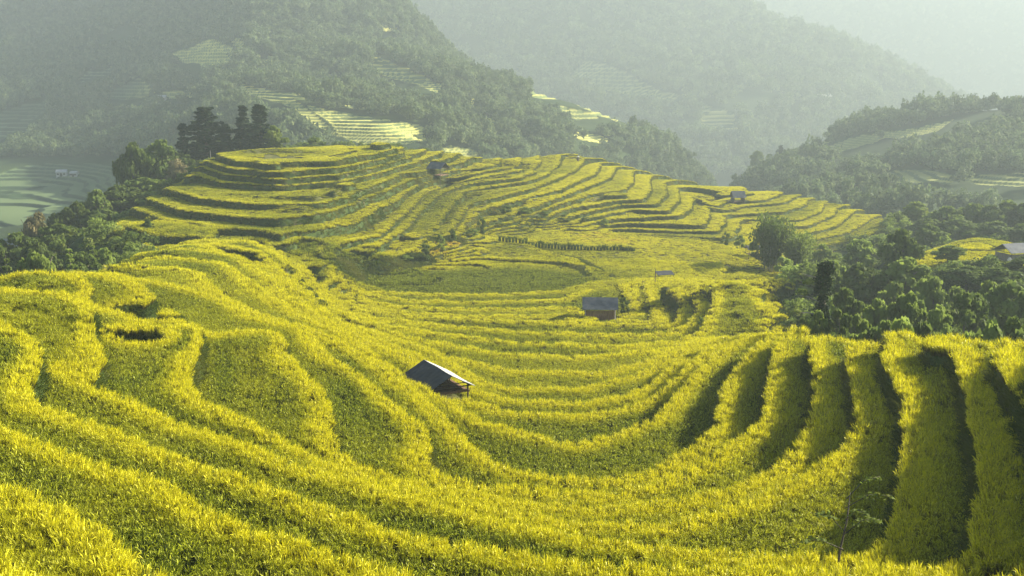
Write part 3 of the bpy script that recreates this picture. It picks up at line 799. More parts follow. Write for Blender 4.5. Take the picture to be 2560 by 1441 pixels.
def foliage_col(c1, c2, c3):
    def f(g):
        nz = g.noise(0.9, 3); oi = g.n("ShaderNodeObjectInfo").outputs['Random']
        a = g.ramp(nz, [(0.3, c1), (0.55, c2), (0.72, c3)])
        hsv = g.n("ShaderNodeHueSaturation")
        mr = g.n("ShaderNodeMapRange"); mr.inputs[3].default_value = 0.75; mr.inputs[4].default_value = 1.3
        g.l(oi, mr.inputs[0]); g.l(mr.outputs[0], hsv.inputs['Value']); g.l(a, hsv.inputs['Color'])
        return hsv.outputs[0]
    return f
M_leaf = leafy("broad_leaves", foliage_col((0.060,0.095,0.020), (0.135,0.180,0.034), (0.30,0.31,0.08)), 0.45)
M_leaf_y = leafy("yellow_green_leaves", foliage_col((0.12,0.17,0.03), (0.22,0.28,0.05), (0.38,0.38,0.10)), 0.5)
M_leaf_pale = leafy("flowering_leaves", foliage_col((0.10,0.12,0.04), (0.24,0.20,0.09), (0.42,0.34,0.2)), 0.35)
M_leaf_dark = leafy("ivy_leaves", foliage_col((0.016,0.032,0.010), (0.03,0.055,0.014), (0.06,0.09,0.02)), 0.2)
M_needle = leafy("needles", foliage_col((0.022,0.042,0.020), (0.040,0.065,0.026), (0.075,0.085,0.030)), 0.2)
M_wood_f = leafy("forest_leaves", foliage_col((0.07,0.11,0.045), (0.16,0.20,0.08), (0.34,0.35,0.16)), 0.35)
M_bark = plain("bark", [(0.3,(0.06,0.05,0.035)),(0.7,(0.16,0.13,0.10))], 3, 0.9, bump=0.5, stretch=(1,1,0.2))
M_bark_p = plain("pale_bark", [(0.3,(0.16,0.13,0.10)),(0.7,(0.34,0.30,0.24))], 3, 0.9, bump=0.4, stretch=(1,1,0.2))

def forest_proto(i):
    r = np.random.default_rng(300 + i)
    lobes = [(r.normal(0, 0.35), r.normal(0, 0.35), 0.75 + r.uniform(-0.2, 0.45), r.uniform(0.32, 0.52), r.uniform(0.8, 1.3)) for _ in range(6)]
    P, N = crown_cloud(r, lobes, 300)
    V, F = leaf_quads(r, P, N, 0.10, None)
    V[:, 2] -= 0.05
    return mesh_np("forest_crown_%d" % i, V, F, [M_wood_f], smooth=False)
forest_p = proto_collection("forest_crowns", [forest_proto(i) for i in range(5)])
def forest(name, sh, u0, u1, d0, d1, dens, size, label, thin=None, zmin=-140):
    a0, a1 = (u0 - 1280) / FPX, (u1 - 1280) / FPX
    area = 0.5 * (a1 - a0) * (d1 * d1 - d0 * d0); n = int(area * dens * DN)
    d = np.sqrt(rng.uniform(d0 * d0, d1 * d1, n)); az = rng.uniform(a0, a1, n)
    x, y = az * d, d
    z, fm, _, u, v = SHEETS[sh](x, y, True)
    cl = fbm(x / 45, y / 45, 88, 3)
    keep = (fm < 0.5) & (cl > -0.42) & (z > zmin) & (v > -70)
    for hh in (4.0, 8.0):                       # leave the ground open in front of the terraced fields
        for q in FIELDS.get(sh, []):
            keep &= ~(poly_mask(u, v - hh / y * FPX, q) > 0.5)
    if thin: keep &= thin(u, v, x, y)
    x, y, z = x[keep], y[keep], z[keep]; n = len(x)
    s = size * rng.uniform(0.55, 1.25, n) * (1 + 0.5 * fbm(x / 30, y / 30, 91, 2))
    scl = np.stack([s, s, s * rng.uniform(0.9, 1.5, n)], 1)
    rot = np.stack([rng.normal(0, 0.1, n), rng.normal(0, 0.1, n), rng.uniform(0, 6.28, n)], 1)
    print(name, n)
    return tag(scatter(name, np.stack([x, y, z - 0.3], 1), rot, scl, rng.integers(0, 5, n), np.zeros(n), forest_p), label, 'forest', kind='stuff')
forest("mountain_forest", "mountain_slope", -150, 1850, 345, 900, 1 / 9.5, 3.3, "hazy woodland covering the terraced mountain across the valley", thin=lambda u, v, x, y: ~((u < 420) & (v > 395)))
forest("mountain_forest", "mountain_slope", -150, 1300, 900, 1200, 1 / 34.0, 6, "thin hazy woodland high on the left mountain")
forest("mountain_forest", "mountain_behind", 1000, 2700, 900, 1650, 1 / 70.0, 6.5, "pale hazy woodland on the mountain behind")
forest("mountain_forest", "mountain_distance", 1700, 2700, 1920, 2390, 1 / 160.0, 8, "faint woodland on the farthest slope at the upper right")
forest("ridge_forest", "wooded_ridge", 1830, 2700, 300, 580, 1 / 15.0, 3.3, "grey green woodland on the ridge at the right", thin=lambda u, v, x, y: fbm(x / 38, y / 38, 44, 3) + 0.25 * (v < 330) > -0.02)
def undergrowth(name, a0, a1, d0, d1, dens, size, label):
    n = int(0.5 * (a1 - a0) * (d1 * d1 - d0 * d0) * dens)
    d = np.sqrt(rng.uniform(d0 * d0, d1 * d1, n)); az = rng.uniform(a0, a1, n); x, y = az * d, d
    z, f, k0, gk, wr, w, s, kk = terrain(x, y)
    keep = w > 0.55
    x, y, z = x[keep], y[keep], z[keep]; n = len(x)
    s = size * rng.uniform(0.4, 1.3, n) * (1 + 0.9 * fbm(x / 8, y / 8, 93, 2))
    scl = np.stack([s, s, s * rng.uniform(0.6, 1.2, n)], 1)
    print(name, n)
    return tag(scatter(name, np.stack([x, y, z - 0.25], 1), np.stack([rng.normal(0, .15, n), rng.normal(0, .15, n), rng.uniform(0, 6.28, n)], 1), scl, rng.integers(0, 5, n), np.zeros(n), under_p), label, 'undergrowth', kind='stuff')
def under_proto(i):
    r = np.random.default_rng(330 + i)
    lobes = [(r.normal(0, 0.4), r.normal(0, 0.4), 0.45 + r.uniform(-0.2, 0.35), r.uniform(0.3, 0.5), 0.9) for _ in range(5)]
    P, N = crown_cloud(r, lobes, 420)
    V, F = leaf_quads(r, P, N, 0.075, None)
    return mesh_np("undergrowth_%d" % i, V, F, [(M_leaf, M_leaf_y)[i in (1, 3, 4)]], smooth=False)
under_p = proto_collection("undergrowth_plants", [under_proto(i) for i in range(5)])
undergrowth("undergrowth", -0.52, -0.05, 70, 300, 1 / 3.0, 1.5, "dark undergrowth below the trees of the left valley and hill crest")
undergrowth("undergrowth", 0.0, 0.54, 44, 300, 1 / 3.5, 1.5, "grey green undergrowth below the trees of the right valley")
# ------------------------------------------------------------------ small mesh helpers
class MB:
    def __init__(self): self.v = []; self.f = []
    def box(self, c, s, m=None):
        b = len(self.v)
        for z in (-1, 1):
            for x, y in ((-1, -1), (1, -1), (1, 1), (-1, 1)):
                p = Vector((c[0] + x * s[0] / 2, c[1] + y * s[1] / 2, c[2] + z * s[2] / 2))
                self.v.append(m @ p if m else p)
        self.f += [tuple(b + i for i in q) for q in ((3,2,1,0),(4,5,6,7),(0,1,5,4),(1,2,6,5),(2,3,7,6),(3,0,4,7))]
        return self
    def tube(self, pts, rad, n=7):
        """tapered round bar through points"""
        b0 = len(self.v); pts = [Vector(p) for p in pts]
        for i, p in enumerate(pts):
            d = (pts[min(i + 1, len(pts) - 1)] - pts[max(i - 1, 0)]).normalized()
            a = d.orthogonal().normalized(); b = d.cross(a)
            for k in range(n):
                t = 2 * math.pi * k / n
                self.v.append(p + (a * math.cos(t) + b * math.sin(t)) * rad[i])
        for i in range(len(pts) - 1):
            for k in range(n):
                self.f.append((b0 + i * n + k, b0 + i * n + (k + 1) % n, b0 + (i + 1) * n + (k + 1) % n, b0 + (i + 1) * n + k))
        self.f.append(tuple(b0 + k for k in range(n))[::-1]); e = b0 + (len(pts) - 1) * n
        self.f.append(tuple(e + k for k in range(n)))
        return self
    def panel(self, a, b, c, d, th, corr=0, amp=0.009):
        """roof sheet a-b along the ridge, d-c along the eave, with thickness and shallow corrugation"""
        a, b, c, d = map(Vector, (a, b, c, d)); n = (b - a).cross(d - a).normalized()
        if n.z < 0: n = -n
        m = max(1, corr * 2); b0 = len(self.v)
        for s in (0, 1):
            for j in range(3):
                for i in range(m + 1):
                    t = i / m; q = j / 2
                    p = (a.lerp(b, t)).lerp(d.lerp(c, t), q)
                    o = (amp if i % 2 else 0) - s * th - (0.012 * math.sin(t * 9 + q * 4))
                    self.v.append(p + n * o)
        w = m + 1
        def id(s, j, i): return b0 + s * 3 * w + j * w + i
        for j in range(2):
            for i in range(m):
                self.f.append((id(0, j, i), id(0, j, i + 1), id(0, j + 1, i + 1), id(0, j + 1, i)))
                self.f.append((id(1, j, i), id(1, j + 1, i), id(1, j + 1, i + 1), id(1, j, i + 1)))
        for i in range(m):
            self.f.append((id(0, 0, i), id(1, 0, i), id(1, 0, i + 1), id(0, 0, i + 1)))
            self.f.append((id(0, 2, i), id(0, 2, i + 1), id(1, 2, i + 1), id(1, 2, i)))
        for j in range(2):
            self.f.append((id(0, j, 0), id(0, j + 1, 0), id(1, j + 1, 0), id(1, j, 0)))
            self.f.append((id(0, j, m), id(1, j, m), id(1, j + 1, m), id(0, j + 1, m)))
        return self
    def build(self, name, mat, parent=None, smooth=False):
        me = bpy.data.meshes.new(name); me.from_pydata([tuple(v) for v in self.v], [], self.f)
        me.materials.append(mat); me.update()
        if smooth: me.polygons.foreach_set("use_smooth", [True] * len(me.polygons))
        return link(name, me, parent)

def copy_tree(o, parent=None):
    c = o.copy(); C.objects.link(c)
    if parent is not None: c.parent = parent
    for ch in KIDS.get(o.name, []):
        k = ch.copy(); C.objects.link(k); k.parent = c
    return c
KIDS = {}

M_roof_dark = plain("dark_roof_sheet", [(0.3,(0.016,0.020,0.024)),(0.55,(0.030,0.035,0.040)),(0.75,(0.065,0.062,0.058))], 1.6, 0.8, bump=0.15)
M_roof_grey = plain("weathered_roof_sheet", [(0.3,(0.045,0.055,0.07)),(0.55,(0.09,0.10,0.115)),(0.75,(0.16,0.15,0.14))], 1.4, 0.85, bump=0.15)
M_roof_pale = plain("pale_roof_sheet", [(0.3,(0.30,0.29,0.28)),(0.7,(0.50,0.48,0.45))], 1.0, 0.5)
M_timber = plain("dark_timber", [(0.3,(0.035,0.024,0.018)),(0.7,(0.10,0.07,0.05))], 6, 0.85, bump=0.3, stretch=(1,1,0.15))
M_plank = plain("brown_planks", [(0.3,(0.09,0.045,0.022)),(0.5,(0.17,0.09,0.045)),(0.75,(0.27,0.17,0.10))], 5, 0.85, bump=0.3, stretch=(5,5,0.3))
M_post_pale = plain("sun_bleached_post", [(0.3,(0.32,0.29,0.25)),(0.7,(0.55,0.52,0.46))], 6, 0.8, stretch=(1,1,0.2))
M_bamboo = plain("dry_bamboo", [(0.3,(0.38,0.33,0.20)),(0.7,(0.60,0.55,0.40))], 6, 0.6)
M_sack = plain("pale_sacking", [(0.3,(0.45,0.43,0.40)),(0.7,(0.66,0.64,0.60))], 4, 0.9)
M_straw = plain("rice_straw", [(0.3,(0.30,0.22,0.10)),(0.7,(0.52,0.42,0.22))], 12, 0.95, bump=0.4)
M_wallpale = plain("whitewashed_wall", [(0.3,(0.40,0.39,0.36)),(0.7,(0.58,0.56,0.52))], 1.0, 0.9)
M_earthwall = plain("grey_boards", [(0.3,(0.10,0.09,0.08)),(0.7,(0.22,0.20,0.18))], 4, 0.9, stretch=(4,4,0.3))

def gable_hut(name, label, loc, rz, L, W, zr, ze, zfloor, overL=0.35, roof_far=None, roof=None, walls=(), posts=M_timber, post_r=0.055, corr=9, deck=True, cat='hut', group=None):
    """open field hut: ridge along local x, near slope towards local -y; z measured from the ground"""
    t = empty(name, loc, rz, label=label, cat=cat, group=group)
    hl, hw = L / 2, W / 2
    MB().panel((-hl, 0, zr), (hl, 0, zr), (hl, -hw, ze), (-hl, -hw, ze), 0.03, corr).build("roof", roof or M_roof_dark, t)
    MB().panel((hl, 0.004, zr + 0.004), (-hl, 0.004, zr + 0.004), (-hl, hw, ze), (hl, hw, ze), 0.03, corr).build("roof", roof_far or M_roof_pale, t)  # far slope defaults to a paler sheet: sunlit side put into the colour
    px, py = hl - overL, hw - 0.28
    for sx in (-1, 1):
        for sy in (-1, 1):
            top = ze + (zr - ze) * (hw - py) / hw - 0.05
            MB().tube([(sx * px, sy * py, -1.3), (sx * px, sy * py, top)], [post_r, post_r * 0.85]).build("post", posts, t)
    b = MB()
    for sy in (-1, 1): b.tube([(-hl + 0.08, sy * py, ze + (zr - ze) * (hw - py) / hw - 0.09), (hl - 0.08, sy * py, ze + (zr - ze) * (hw - py) / hw - 0.09)], [0.04, 0.04])
    for sx in (-1, 1):
        b.tube([(sx * px, -hw + 0.1, ze - 0.03), (sx * px, hw - 0.1, ze - 0.03)], [0.035, 0.035])
        b.tube([(sx * px, 0, ze - 0.03), (sx * px, 0, zr - 0.07)], [0.03, 0.03])
    b.build("roof_frame", M_timber, t)
    if deck:
        d = MB()
        n = 9
        for i in range(n):
            d.box((0, -py + (i + 0.5) * 2 * py / n, zfloor), (2 * px + 0.1, 2 * py / n - 0.025, 0.05))
        d.box((-px, 0, zfloor - 0.07), (0.08, 2 * py + 0.2, 0.09)); d.box((px, 0, zfloor - 0.07), (0.08, 2 * py + 0.2, 0.09))
        d.build("deck", M_plank, t)
        r = MB()
        r.tube([(px, -py, zfloor + 0.42), (px, py, zfloor + 0.42)], [0.03, 0.03]); r.build("rail", M_timber, t)
        MB().tube([(-px, -py, zfloor + 0.42), (-px, py, zfloor + 0.42)], [0.03, 0.03]).build("rail", M_timber, t)
    for (side, z0, z1, mat) in walls:
        w = MB()
        if side in ('front', 'back'):
            y = (-py - 0.07) if side == 'front' else (py + 0.07)
            n = int(2 * px / 0.16)
            for i in range(n): w.box((-px + (i + 0.5) * 2 * px / n, y, (z0 + z1) / 2 + 0.012 * ((i * 7) % 3)), (2 * px / n - 0.012, 0.025, z1 - z0))
        else:
            x = (-px - 0.07) if side == 'left' else (px + 0.07)
            n = int(2 * py / 0.16)
            for i in range(n): w.box((x, -py + (i + 0.5) * 2 * py / n, (z0 + z1) / 2 + 0.012 * ((i * 5) % 3)), (0.025, 2 * py / n - 0.012, z1 - z0))
        w.build("wall", mat, t)
    return t

# hut in the foreground hollow: ridge runs towards the camera and to the right
h1 = pt(1094, 920, 59.0); gz = -18.0
x1, y1 = h1.x, h1.y
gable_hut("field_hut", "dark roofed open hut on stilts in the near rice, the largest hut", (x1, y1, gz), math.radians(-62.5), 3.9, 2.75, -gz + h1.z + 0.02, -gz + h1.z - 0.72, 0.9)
def at_ground(u, v, d, dz=0.0):
    p = pt(u, v, d); p.z = zat(p.x, p.y) + dz; return p
p2 = at_ground(1500, 783, 109)
gable_hut("field_hut", "grey roofed hut with a brown plank front beside the dark banks", (p2.x, p2.y, p2.z), math.radians(-3), 3.6, 2.7, 2.35, 1.35, 0.35, walls=(('front', 0.15, 1.22, M_plank), ('left', 0.15, 1.2, M_timber), ('right', 0.15, 1.2, M_timber)), roof=M_roof_grey, posts=M_post_pale, post_r=0.07, corr=0)
p3 = at_ground(1095, 428, 213)
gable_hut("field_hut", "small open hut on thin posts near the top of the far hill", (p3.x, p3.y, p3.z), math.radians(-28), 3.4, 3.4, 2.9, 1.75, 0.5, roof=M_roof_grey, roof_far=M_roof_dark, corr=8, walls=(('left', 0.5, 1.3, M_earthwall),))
p4 = at_ground(1845, 478, 232)
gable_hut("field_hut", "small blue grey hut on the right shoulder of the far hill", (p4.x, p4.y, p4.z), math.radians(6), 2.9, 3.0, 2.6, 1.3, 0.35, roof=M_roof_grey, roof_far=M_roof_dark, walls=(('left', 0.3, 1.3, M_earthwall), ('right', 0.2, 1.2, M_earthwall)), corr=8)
p5 = at_ground(2532, 655, 139)
gable_hut("field_hut", "grey hut below the round green hill at the right edge", (p5.x, p5.y, p5.z - 0.5), math.radians(18), 3.8, 3.4, 2.9, 1.9, 0.5, roof=M_roof_grey, roof_far=M_roof_dark, walls=(('front', 0.3, 1.7, M_earthwall), ('left', 0.3, 1.7, M_earthwall)), corr=8)
s5 = MB(); s5.box((0, 0, 0.45), (0.5, 0.3, 0.9)); s5.box((0.02, 0, 0.95), (0.36, 0.26, 0.25))
o = s5.build("grain_sack", M_sack); p = at_ground(2523, 658, 136.6, -0.1); o.location = p
bv = o.modifiers.new("round", 'BEVEL'); bv.width = 0.1; bv.segments = 3
tag(o, "white sack leaning on the grey hut at the right edge", "sack")
# low shelter roof by the shrubs under the large bamboo
p6 = at_ground(1885, 606, 168)
gable_hut("field_shelter", "low dark roofed shelter among shrubs left of the bamboo", (p6.x, p6.y, p6.z), math.radians(10), 2.6, 2.2, 1.7, 1.1, 0.3, roof=M_roof_dark, corr=7, cat='shelter')
# grey lean-to sheet and its post beyond the knoll
p7 = at_ground(1660, 688, 134)
t = empty("field_shelter", (p7.x, p7.y, p7.z), 0.1, label="flat grey sheet roof low in the field behind the knoll", cat="shelter")
MB().panel((-1.0, 0.7, 1.0), (1.1, 0.7, 1.05), (1.2, -0.5, 0.72), (-0.9, -0.6, 0.68), 0.03, 7).build("roof", M_roof_dark, t)
for sx, sy, zz in ((-0.9, 0.6, 0.95), (1.0, 0.6, 1.0), (-0.8, -0.5, 0.68), (1.1, -0.4, 0.7)):
    MB().tube([(sx, sy, -0.4), (sx, sy, zz)], [0.035, 0.03]).build("post", M_timber, t)
def pole(name, u, v, d, h, r, label, mat=M_timber, lean=(0, 0), cat='pole', group=None):
    p = at_ground(u, v, d)
    o = MB().tube([(0, 0, -0.3), (lean[0] * 0.5, lean[1] * 0.5, h * 0.5), (lean[0], lean[1], h)], [r, r * 0.85, r * 0.6], 6).build(name, mat)
    o.location = p
    return tag(o, label, cat, group=group)
pole("wooden_post", 1638, 700, 127, 2.0, 0.05, "thin wooden post beside the flat grey sheet roof")
pole("bamboo_pole", 655, 585, 138, 2.1, 0.035, "pale bamboo pole leaning against the lowest bank of the oval hill", M_bamboo, (1.35, 2.2))
pole("utility_pole", 527, 402, 222, 4.2, 0.06, "slim pale pole standing in front of the pine trees", M_post_pale, group=None)
pole("bamboo_pole", 606, 600, 132, 0.95, 0.05, "short dark stake standing on the saddle path", M_timber)
# scarecrow on the crest of the far hill
p8 = at_ground(1445, 393, 262)
t = empty("scarecrow", (p8.x, p8.y, p8.z), 0.3, label="small dark scarecrow with a pale hat on the hill crest", cat="scarecrow")
MB().tube([(0,0,-0.3),(0,0,1.3)], [0.04,0.04]).tube([(-0.45,0,0.95),(0.45,0,0.95)], [0.03,0.03]).build("frame", M_timber, t)
MB().tube([(0,0,0.35),(0,0,0.7),(0,0,1.0),(0,0,1.15)], [0.24,0.27,0.24,0.1], 9).tube([(-0.5,0,0.9),(0,0,0.98),(0.5,0,0.9)], [0.09,0.1,0.09]).build("jacket", M_timber, t)
MB().tube([(0,0,1.28),(0,0,1.36),(0,0,1.55)], [0.34,0.30,0.04], 12).build("hat", M_sack, t)

# ------------------------------------------------------------------ far houses
def far_house(sh, u, v, d, L, W, H, rz, roofm, label, group='far houses in the haze'):
    p = pt(u, v, d)
    p.z = float(SHEETS[sh](np.array([p.x]), np.array([p.y]))[0])
    t = empty("farm_house", (p.x, p.y, p.z), rz, label=label, cat="house", group=group)
    hl, hw = L / 2, W / 2
    MB().box((0, 0, H / 2 - 0.6), (L * 0.9, W * 0.86, H + 1.2)).build("wall", M_wallpale if roofm is M_roof_pale else M_earthwall, t)
    MB().panel((-hl, 0, H + W * 0.26), (hl, 0, H + W * 0.26), (hl, -hw, H), (-hl, -hw, H), 0.08, 6, 0.03).panel((hl, 0, H + W * 0.26), (-hl, 0, H + W * 0.26), (-hl, hw, H), (hl, hw, H), 0.08, 6, 0.03).build("roof", roofm, t)
    b = MB(); b.box((0, -W * 0.43 - 0.03, H * 0.4), (1.0, 0.06, H * 0.8)).build("door", M_timber, t)
    for sx in (-0.28, 0.28):
        MB().box((sx * L, -W * 0.43 - 0.03, H * 0.55), (0.9, 0.06, 0.8)).build("window", M_timber, t)
    return t
far_house("mountain_slope", 152, 404, 478, 4.6, 4, 1.8, 0.2, M_roof_pale, "pale roofed house just above the hazy terraces at the far left")
far_house("mountain_slope", 184, 408, 476, 3.4, 3, 1.6, -0.1, M_roof_pale, "pale roofed house right of its neighbour above the hazy terraces")
far_house("mountain_slope", 268, 352, 540, 3.4, 3, 2.0, 0.4, M_roof_pale, "small pale house in the haze left of the village pair")
far_house("mountain_slope", 288, 347, 545, 3.6, 3, 2.4, 0.0, M_roof_pale, "pale house in the middle of the hazy hamlet")
far_house("mountain_slope", 306, 356, 538, 3, 3, 2.2, -0.3, M_roof_pale, "pale house at the right end of the hazy hamlet")
far_house("mountain_slope", 405, 245, 600, 5, 4, 2.2, 0.1, M_roof_pale, "tiny pale house beside the narrow bright terraces")
far_house("mountain_behind", 2058, 276, 1150, 14, 9, 5, 0.1, M_roof_pale, "single pale building faint in the haze of the right valley")
far_house("wooded_ridge", 2245, 497, 330, 5.2, 3.4, 1.4, 0.05, M_roof_pale, "long white roofed shed below the wooded ridge")

# ------------------------------------------------------------------ trees
def limb_trunk(seed, h=1.0, r0=0.03, top=0.62, nl=7, spread=0.34, z0=0.22):
    r = np.random.default_rng(seed); m = MB()
    bend = r.normal(0, 0.03, 2)
    P = [(bend[0] * t * h, bend[1] * t * t * h, t * top * h) for t in (-0.25, 0, 0.3, 0.6, 1.0)]
    m.tube(P, [r0 * 1.3, r0 * 1.15, r0 * 0.85, r0 * 0.65, r0 * 0.35], 7)
    for i in range(nl):
        t = z0 + (top - z0) * (i + 0.5) / nl
        a = i * 2.4 + r.uniform(-0.4, 0.4); L = spread * r.uniform(0.6, 1.0)
        b = Vector((bend[0] * t / top * h, bend[1] * (t / top) ** 2 * h, t * h))
        e = b + Vector((math.cos(a) * L, math.sin(a) * L, L * r.uniform(0.45, 1.0)))
        mid = b.lerp(e, 0.5) + Vector((0, 0, -0.02))
        m.tube([b, mid, e], [r0 * 0.5, r0 * 0.32, r0 * 0.12], 5)
    return m
HID = []
def thing_proto(name, parts):
    """parts: list of (name, mesh)"""
    t = bpy.data.objects.new(name, None); t.empty_display_size = 0.3
    ks = []
    for n, me in parts:
        o = bpy.data.objects.new(n, me); ks.append(o)
    return (t, ks)
def place(proto, loc, sx, sy, sz, rz, label, cat, group=None):
    t, ks = proto
    c = t.copy(); C.objects.link(c); c.location = loc; c.scale = (sx, sy, sz); c.rotation_euler = (0, 0, rz)
    tag(c, label, cat, group)
    for k in ks:
        q = k.copy(); C.objects.link(q); q.parent = c
    return c
def mb_mesh(m, name, mat):
    me = bpy.data.meshes.new(name); me.from_pydata([tuple(v) for v in m.v], [], m.f); me.materials.append(mat)
    me.polygons.foreach_set("use_smooth", [True] * len(me.polygons)); return me
def broad(seed, mat, n=5200, leaf=0.030, wide=0.46, nl=19, lo=0.24, kind='crown', bark=M_bark, r0=0.028, flat=0.62):
    r = np.random.default_rng(seed)
    lobes = []
    for i in range(nl):
        z = lo + (0.93 - lo) * (i + 0.5) / nl
        prof = math.sin(math.pi * min(1, (z - lo + 0.10) / (1.04 - lo))) ** 0.6
        a = i * 2.4 + r.uniform(-0.5, 0.5); rr = wide * 0.80 * prof * r.uniform(0.25, 1.0)
        s = wide * 0.30 * (0.6 + 0.5 * prof) * r.uniform(0.65, 1.35)
        lobes.append((rr * math.cos(a), rr * math.sin(a), min(z, 1 - s * flat), s, flat))
    P, N = crown_cloud(r, lobes, n)
    V, F = leaf_quads(r, P, N, leaf, None)
    cm = mesh_np("crown", V, F, [mat], smooth=False)
    return thing_proto("tree", [("crown", cm), ("trunk", mb_mesh(limb_trunk(seed + 1, 1.0, r0, 0.72, 8, wide * 0.7), "trunk", bark))])
def conifer(seed, mat=M_needle, wide=0.20, n_wh=25, gap=0.06):
    r = np.random.default_rng(seed); P = []; N = []; m = MB()
    m.tube([(0,0,-0.2),(0,0,0),(0.006,0,0.5),(0,0.004,0.98)], [0.024,0.020,0.012,0.002], 7)
    for w in range(n_wh):
        z = 0.12 + 0.86 * (w / n_wh) ** 0.93 + r.uniform(-0.012, 0.012)
        R = wide * (1.03 - z) ** 0.62 * r.uniform(0.50, 1.35)
        nb = int(5 + 4 * (1 - z))
        a0 = r.uniform(0, 6.28)
        for k in range(nb):
            if r.uniform() < 0.12: continue
            a = a0 + k * 6.283 / nb + r.uniform(-0.25, 0.25); L = R * r.uniform(0.6, 1.15)
            m.tube([(0, 0, z), (math.cos(a) * L * 0.6, math.sin(a) * L * 0.6, z - 0.02 * L / wide), (math.cos(a) * L, math.sin(a) * L, z - 0.008)], [0.0045, 0.003, 0.001], 4)
            cnt = int(34 * L / wide) + 10
            for j in range(cnt):
                t = r.uniform(0.18, 1.0) ** 0.8; wd = 0.20 * L * (1.15 - t)
                q = r.uniform(-1, 1) * wd
                P.append((math.cos(a) * L * t - math.sin(a) * q, math.sin(a) * L * t + math.cos(a) * q, z - 0.03 * math.sin(t * 2.6) * L / wide + r.uniform(-0.008, 0.012)))
                N.append((r.normal(0, 0.4), r.normal(0, 0.4), 1))
    V, F = leaf_quads(r, np.array(P), np.array(N), 0.020, None, elong=1.2)
    return thing_proto("pine_tree", [("crown", mesh_np("crown", V, F, [mat], smooth=False)), ("trunk", mb_mesh(m, "trunk", M_bark))])
def bamboo(seed):
    r = np.random.default_rng(seed); m = MB(); P = []; N = []
    for i in range(46):
        a = r.uniform(0, 6.283); b = 0.16 * math.sqrt(r.uniform()); L = r.uniform(0.6, 1.0); out = r.uniform(0.05, 0.34)
        x0, y0 = b * math.cos(a), b * math.sin(a)
        pts = []
        for t in (0, 0.35, 0.65, 0.85, 1.0):
            pts.append((x0 + math.cos(a) * out * t ** 2.2, y0 + math.sin(a) * out * t ** 2.2, L * (t - 0.16 * t ** 4)))
        m.tube(pts, [0.006, 0.0055, 0.004, 0.0025, 0.001], 4)
        for j in range(150):
            t = r.uniform(0.22, 1.0); s = 0.055 * (0.4 + t)
            P.append((x0 + math.cos(a) * out * t ** 2.2 + r.normal(0, s), y0 + math.sin(a) * out * t ** 2.2 + r.normal(0, s), L * (t - 0.16 * t ** 4) + r.normal(0, 0.03)))
            N.append((r.normal(0, 1), r.normal(0, 1), 0.25))
    V, F = leaf_quads(r, np.array(P), np.array(N), 0.015, None, elong=1.7)
    return thing_proto("bamboo_clump", [("foliage", mesh_np("foliage", V, F, [M_leaf_y if seed % 2 else M_leaf], smooth=False)), ("culms", mb_mesh(m, "culms", M_bamboo))])
BR = {'dark': [broad(500 + i, M_leaf) for i in range(4)], 'yellow': [broad(520 + i, M_leaf_y) for i in range(3)],
      'pale': [broad(540, M_leaf_pale)], 'vine': [broad(550, M_leaf, 5200, 0.028, 0.62, 12, 0.02, r0=0.02)]}
PINES = [conifer(600 + i, wide=0.19 + 0.03 * i) for i in range(3)]
YOUNG = [conifer(620, M_leaf_y, 0.30, 12)]
BAM = [bamboo(700), bamboo(701)]
SHRUB = [broad(560 + i, (M_leaf, M_leaf_y)[i % 2], 1500, 0.05, 0.62, 8, 0.05, r0=0.02) for i in range(4)]

def tree(kind, u, vtop, d, wpx, label, i=0, cat='tree', name=None, group=None, base=None):
    lib = {'dark': BR['dark'], 'yellow': BR['yellow'], 'pale': BR['pale'], 'vine': BR['vine'], 'pine': PINES, 'young': YOUNG, 'bamboo': BAM, 'shrub': SHRUB}[kind]
    pr = lib[i % len(lib)]
    p = pt(u, vtop, d); z = zat(p.x, p.y) if base is None else base
    if kind in ('dark', 'yellow', 'pale', 'vine', 'pine', 'young', 'bamboo'): z -= 0.1
    h = max(p.z - z, 0.5)
    natural = {'dark': 0.84, 'yellow': 0.84, 'pale': 0.84, 'vine': 1.25, 'pine': 0.44, 'young': 0.6, 'bamboo': 0.95, 'shrub': 1.25}[kind]
    w = wpx / FPX * d / natural * {'pine': 1.3, 'dark': 1.12, 'shrub': 0.8 if group == 'bushes on the terrace banks' else 1.0}.get(kind, 1.0)
    w = min(max(w, h * 0.5), h * 2.0)
    o = place(pr, (p.x, p.y, z), w, w, h, (u * 1.7 + d) % 6.28, label, cat, group)
    o.name = name or {'pine': 'pine_tree', 'young': 'young_conifer', 'bamboo': 'bamboo_clump', 'shrub': 'shrub', 'vine': 'vine_covered_tree'}.get(kind, 'broadleaf_tree')
    return o
GL = 'trees in the shaded left valley'
